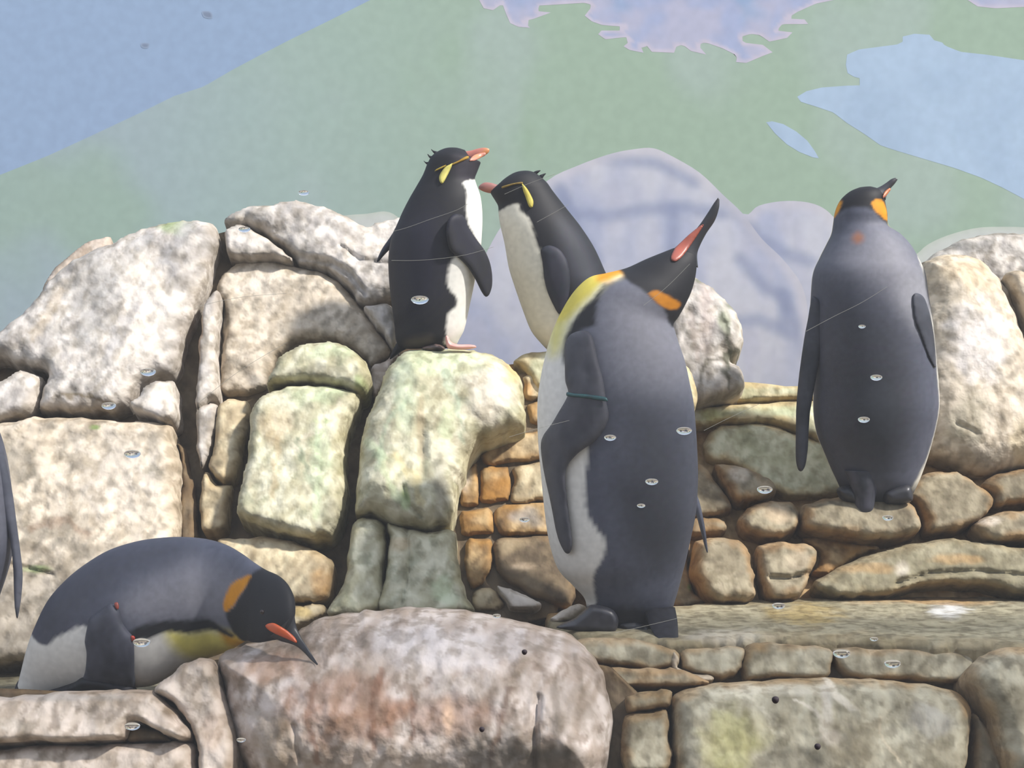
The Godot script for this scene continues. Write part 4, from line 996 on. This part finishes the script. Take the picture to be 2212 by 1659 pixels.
func crested_right(black: Color, coal: Color, cream: Color) -> void:
	var d := 4.72
	var o := at(Vector2(1240, 778), d)
	var t := root_node("crested_penguin", o)
	tag(t, "crested penguin facing left with cream belly, half hidden behind the tall king penguin", "penguin", "crested penguins")
	var cover := {}
	var marks := [
		patch("1200,480 1250,500 1290,580 1290,660 1230,600", lin(48, 50, 60), 24.0),
		patch("1040,470 1078,458 1092,452 1112,444 1122,448 1123,460 1141,476 1150,503 1159,536 1171,560 1174,605 1183,636 1204,676 1216,720 1216,790 1140,790 1060,620", cream, 4.0),
	]
	put(swept("1200,778 1290,778 0.75; 1186,760 1312,762 0.85; 1168,741 1328,735; 1147,714 1334,700; 1129,669 1331,655; 1111,617 1321,618; 1099,578 1306,584; 1090,527 1284,536; 1081,488 1256,492; 1077,464 1228,456; 1076,446 1206,428; 1070,434 1193,411; 1063,423 1178,391; 1060,417 1150,371; 1062,412 1118,371; 1068,408 1090,386 0.9; 1072,407 1078,400 0.8",
		d, 0.86, feathers(black, marks, black, marks, 0.1), o, 3.0, 96, cover), mat.plumage, "body", t)
	put(swept("1084,400 1080,420; 1074,399 1069,418; 1061,395 1056,417; 1048,394 1045,414; 1039,398 1037,410; 1034,403 1034,407 0.8", d, 0.6, func(p: Vector2, _f: float, _w: Vector3) -> Color:
		return lin(150, 102, 96).lerp(lin(184, 116, 96), ramp(-4, 6, p.y - 407.0)), o, 1.6, 32, cover), mat.skin, "bill", t)
	fin("1168,540 1186,530 1210,540 1226,566 1232,600 1228,640 1216,668 1207,678 1196,660 1184,634 1176,604 1172,566", lying_on(cover, 0.006, d - 0.08), 0.009, 20.0, feathers_flat(lin(50, 52, 62), lin(38, 40, 48)), "flipper", t, o, mat.plumage, 3.0)
	fin("1318,600 1334,640 1346,700 1340,720 1326,690 1312,640", fixed(d + 0.02), 0.012, 10.0, feathers_flat(black, coal), "flipper", t, o, mat.plumage, 3.0)
	tag(fin("1127,396 1132,400 1139,408 1146,420 1152,434 1151,446 1146,449 1141,443 1136,428 1130,412", lying_on(cover, 0.001, d - 0.05), 0.006, 5.0, even(lin(196, 182, 88), lin(182, 168, 78)), "crest", t, o, mat.plumage, 1.8), "yellow ear plume")
	tag(fin("1084,403 1096,399 1112,395 1128,393 1128,397 1112,399 1098,403 1085,407", lying_on(cover, 0.001, d - 0.05), 0.003, 3.0, even(lin(140, 116, 56), lin(120, 100, 54)), "crest", t, o, mat.plumage, 1.5), "yellow brow stripe")
	for s in [["1164,380 1172,376 1180,374 1174,382 1170,390"], ["1150,374 1158,369 1168,368 1160,376 1156,380"]]:
		fin(s[0], fixed(d), 0.006, 4.0, feathers_flat(black, coal), "crest", t, o, mat.plumage, 1.8)
	fin("1190,764 1214,756 1240,764 1246,778 1196,780", fixed(d - 0.07), 0.014, 10.0, even(lin(214, 158, 150), lin(200, 146, 140)), "foot", t, o, mat.skin, 3.0)
	fin("1250,766 1276,758 1300,766 1300,780 1254,780", fixed(d - 0.05), 0.014, 10.0, even(lin(214, 158, 150), lin(200, 146, 140)), "foot", t, o, mat.skin, 3.0)
	eye_ball(Vector2(1092, 414), d - 0.032, 0.005, t, o)


# ------------------------------------------------------------------ the viewing window between the visitors and the enclosure
const PANE := 1.2
func build_window() -> void:
	var w := root_node("window_1", Vector3(0, EYE, -PANE))
	tag(w, "scratched viewing window through which the penguins are seen", "", "", "structure")
	put(box_mesh(Vector3(2.4, 1.5, 0.003)), mat.pane, "pane", w)
	for s in [-1, 1]:
		put(box_mesh(Vector3(0.08, 1.66, 0.08)), mat.metal, "frame", w, Vector3(s * 1.24, 0, 0))
		put(box_mesh(Vector3(2.4, 0.08, 0.08)), mat.metal, "frame", w, Vector3(0, s * 0.79, 0))
	tag(put(box_mesh(Vector3(2.56, 0.47, 0.16)), mat.concrete, "wall_front", self, Vector3(0, 0.235, -PANE)), "low concrete wall under the viewing window", "", "", "structure")
	var lines := ["850,500 880,492 930,474 985,455 1012,440", "846,563 900,563 960,558 1010,550 1066,534", "1090,420 1140,398 1200,376", "1160,480 1200,458 1228,442", "430,662 480,650 540,640 620,634", "1740,716 1800,684 1860,654 1915,620", "430,870 520,800 620,740", "1100,944 1160,926 1230,908", "1520,930 1570,905 1640,872", "1330,1366 1400,1350 1475,1332", "1390,660 1440,620 1490,570"]
	for l in lines:
		var pts := rounded_line(outline(l), 6)
		put(thread(pts, 0.0001), mat.scratch, "scratch", w)
	var drops := [
		["656,416", 24, "against the mural just above the pale top of the rocks"], ["528,495", 26, "over the small stone beside the dark crevice's upper end"],
		["907,647", 38, "over the black back of the left crested penguin"], ["320,803", 34, "over the lower end of the pale sloping boulder"], ["235,876", 32, "over the seam under the pale sloping boulder"],
		["286,980", 36, "over the upper half of the broad mottled cream boulder"], ["1318,945", 26, "over the tall penguin's back just right of its folded flipper"], ["1478,930", 34, "over the tall penguin's right flank"],
		["1408,1040", 28, "over the middle of the tall penguin's dark back"], ["1385,1092", 18, "over the tall penguin's lower back"], ["1133,1122", 22, "over the rust-stained stones left of the tall penguin"],
		["306,1387", 38, "over the bowing penguin's belly beside its flipper"], ["286,1568", 34, "over the dark gap in the bottom left slabs"], ["1652,1057", 34, "over the small stone left of the far penguin's shadow"],
		["1893,815", 26, "over the middle of the far king penguin's back"], ["1862,705", 16, "over the far king penguin's upper back"], ["1918,1118", 24, "over the stone under the far king penguin's tail"],
		["1682,1308", 28, "over the flat olive ledge below the split stone"], ["1818,1411", 38, "over the front edge of the flat olive ledge"], ["1928,1433", 36, "over the rightmost of the ledge-front stones"],
		["1888,1380", 18, "over the olive ledge above the larger ledge-front drops"], ["521,1598", 20, "over the gap left of the log-shaped boulder"], ["1866,906", 26, "over the far king penguin's lower back"], ["1073,1330", 18, "over the ledge above the log-shaped boulder"]]
	for r in drops:
		var p := outline(r[0])[0]
		var wide: float = r[1] * PANE / FOCAL
		var drop := put(bead(wide, wide * 0.5), mat.water, "water_drop", self, at(p, PANE - 0.0015))
		tag(drop, "water drop on the glass " + r[2], "drop", "water drops on the viewing window")
	for r in [["1133,1408", 12, "over the upper right of the log-shaped boulder"], ["1041,1575", 12, "low over the middle of the log-shaped boulder"], ["1675,1511", 16, "over the top of the veined block"], ["1766,1612", 14, "low over the veined block"]]:
		var wide: float = r[1] * PANE / FOCAL
		tag(put(bead(wide, wide), mat.grit, "dirt_speck", self, at(outline(r[0])[0], PANE - 0.0015)), "dark dirt speck on the glass " + r[2], "speck", "dirt specks on the viewing window")


func rounded_line(p: PackedVector2Array, n: int) -> PackedVector2Array:
	var out := PackedVector2Array()
	for i in p.size() - 1:
		for k in n:
			out.append(spline(p[maxi(i - 1, 0)], p[i], p[i + 1], p[mini(i + 2, p.size() - 1)], float(k) / n))
	out.append(p[p.size() - 1])
	return out


func thread(line: PackedVector2Array, r: float) -> ArrayMesh:      # a hair-fine groove's bright ridge on the far face of the pane
	var v := PackedVector3Array()
	var f := PackedInt32Array()
	var c := PackedColorArray()
	for i in line.size():
		var q := at(line[i], PANE) - Vector3(0, EYE, -PANE) + Vector3(0, 0, 0.0016)
		var along := (line[mini(i + 1, line.size() - 1)] - line[maxi(i - 1, 0)]).normalized()
		var side := Vector3(along.y, along.x, 0) * r
		side = Vector3(-along.y, -along.x, 0) * r
		v.append_array([q + side, q + Vector3(0, 0, r), q - side])
		c.append_array([Color.WHITE, Color.WHITE, Color.WHITE])
	for i in line.size() - 1:
		var a := i * 3
		f.append_array([a, a + 1, a + 4, a, a + 4, a + 3, a + 1, a + 2, a + 5, a + 1, a + 5, a + 4])
	return finish(v, c, f, Vector3.ZERO)


func bead(wide: float, high: float) -> ArrayMesh:      # a flat-backed drop
	var v := PackedVector3Array()
	var c := PackedColorArray()
	var f := PackedInt32Array()
	var n := 20
	var rows := 6
	var deep := high * 0.5
	for j in rows:
		var t := float(j) / rows * PI / 2
		for i in n:
			var th := TAU * i / n
			var sag := 1.0 + 0.12 * sin(th)
			v.append(Vector3(cos(th) * cos(t) * wide * 0.5, -sin(th) * cos(t) * high * 0.5 * sag, sin(t) * deep))
			c.append(Color.WHITE)
	v.append(Vector3(0, 0, deep))
	c.append(Color.WHITE)
	v.append(Vector3.ZERO)
	c.append(Color.WHITE)
	for j in rows - 1:
		for i in n:
			var a := j * n + i
			var b := j * n + (i + 1) % n
			f.append_array([a, b + n, a + n, a, b, b + n])
	for i in n:
		f.append_array([(rows - 1) * n + i, (rows - 1) * n + (i + 1) % n, v.size() - 2])
		f.append_array([(i + 1) % n, i, v.size() - 1])
	return finish(v, c, f, Vector3.ZERO)
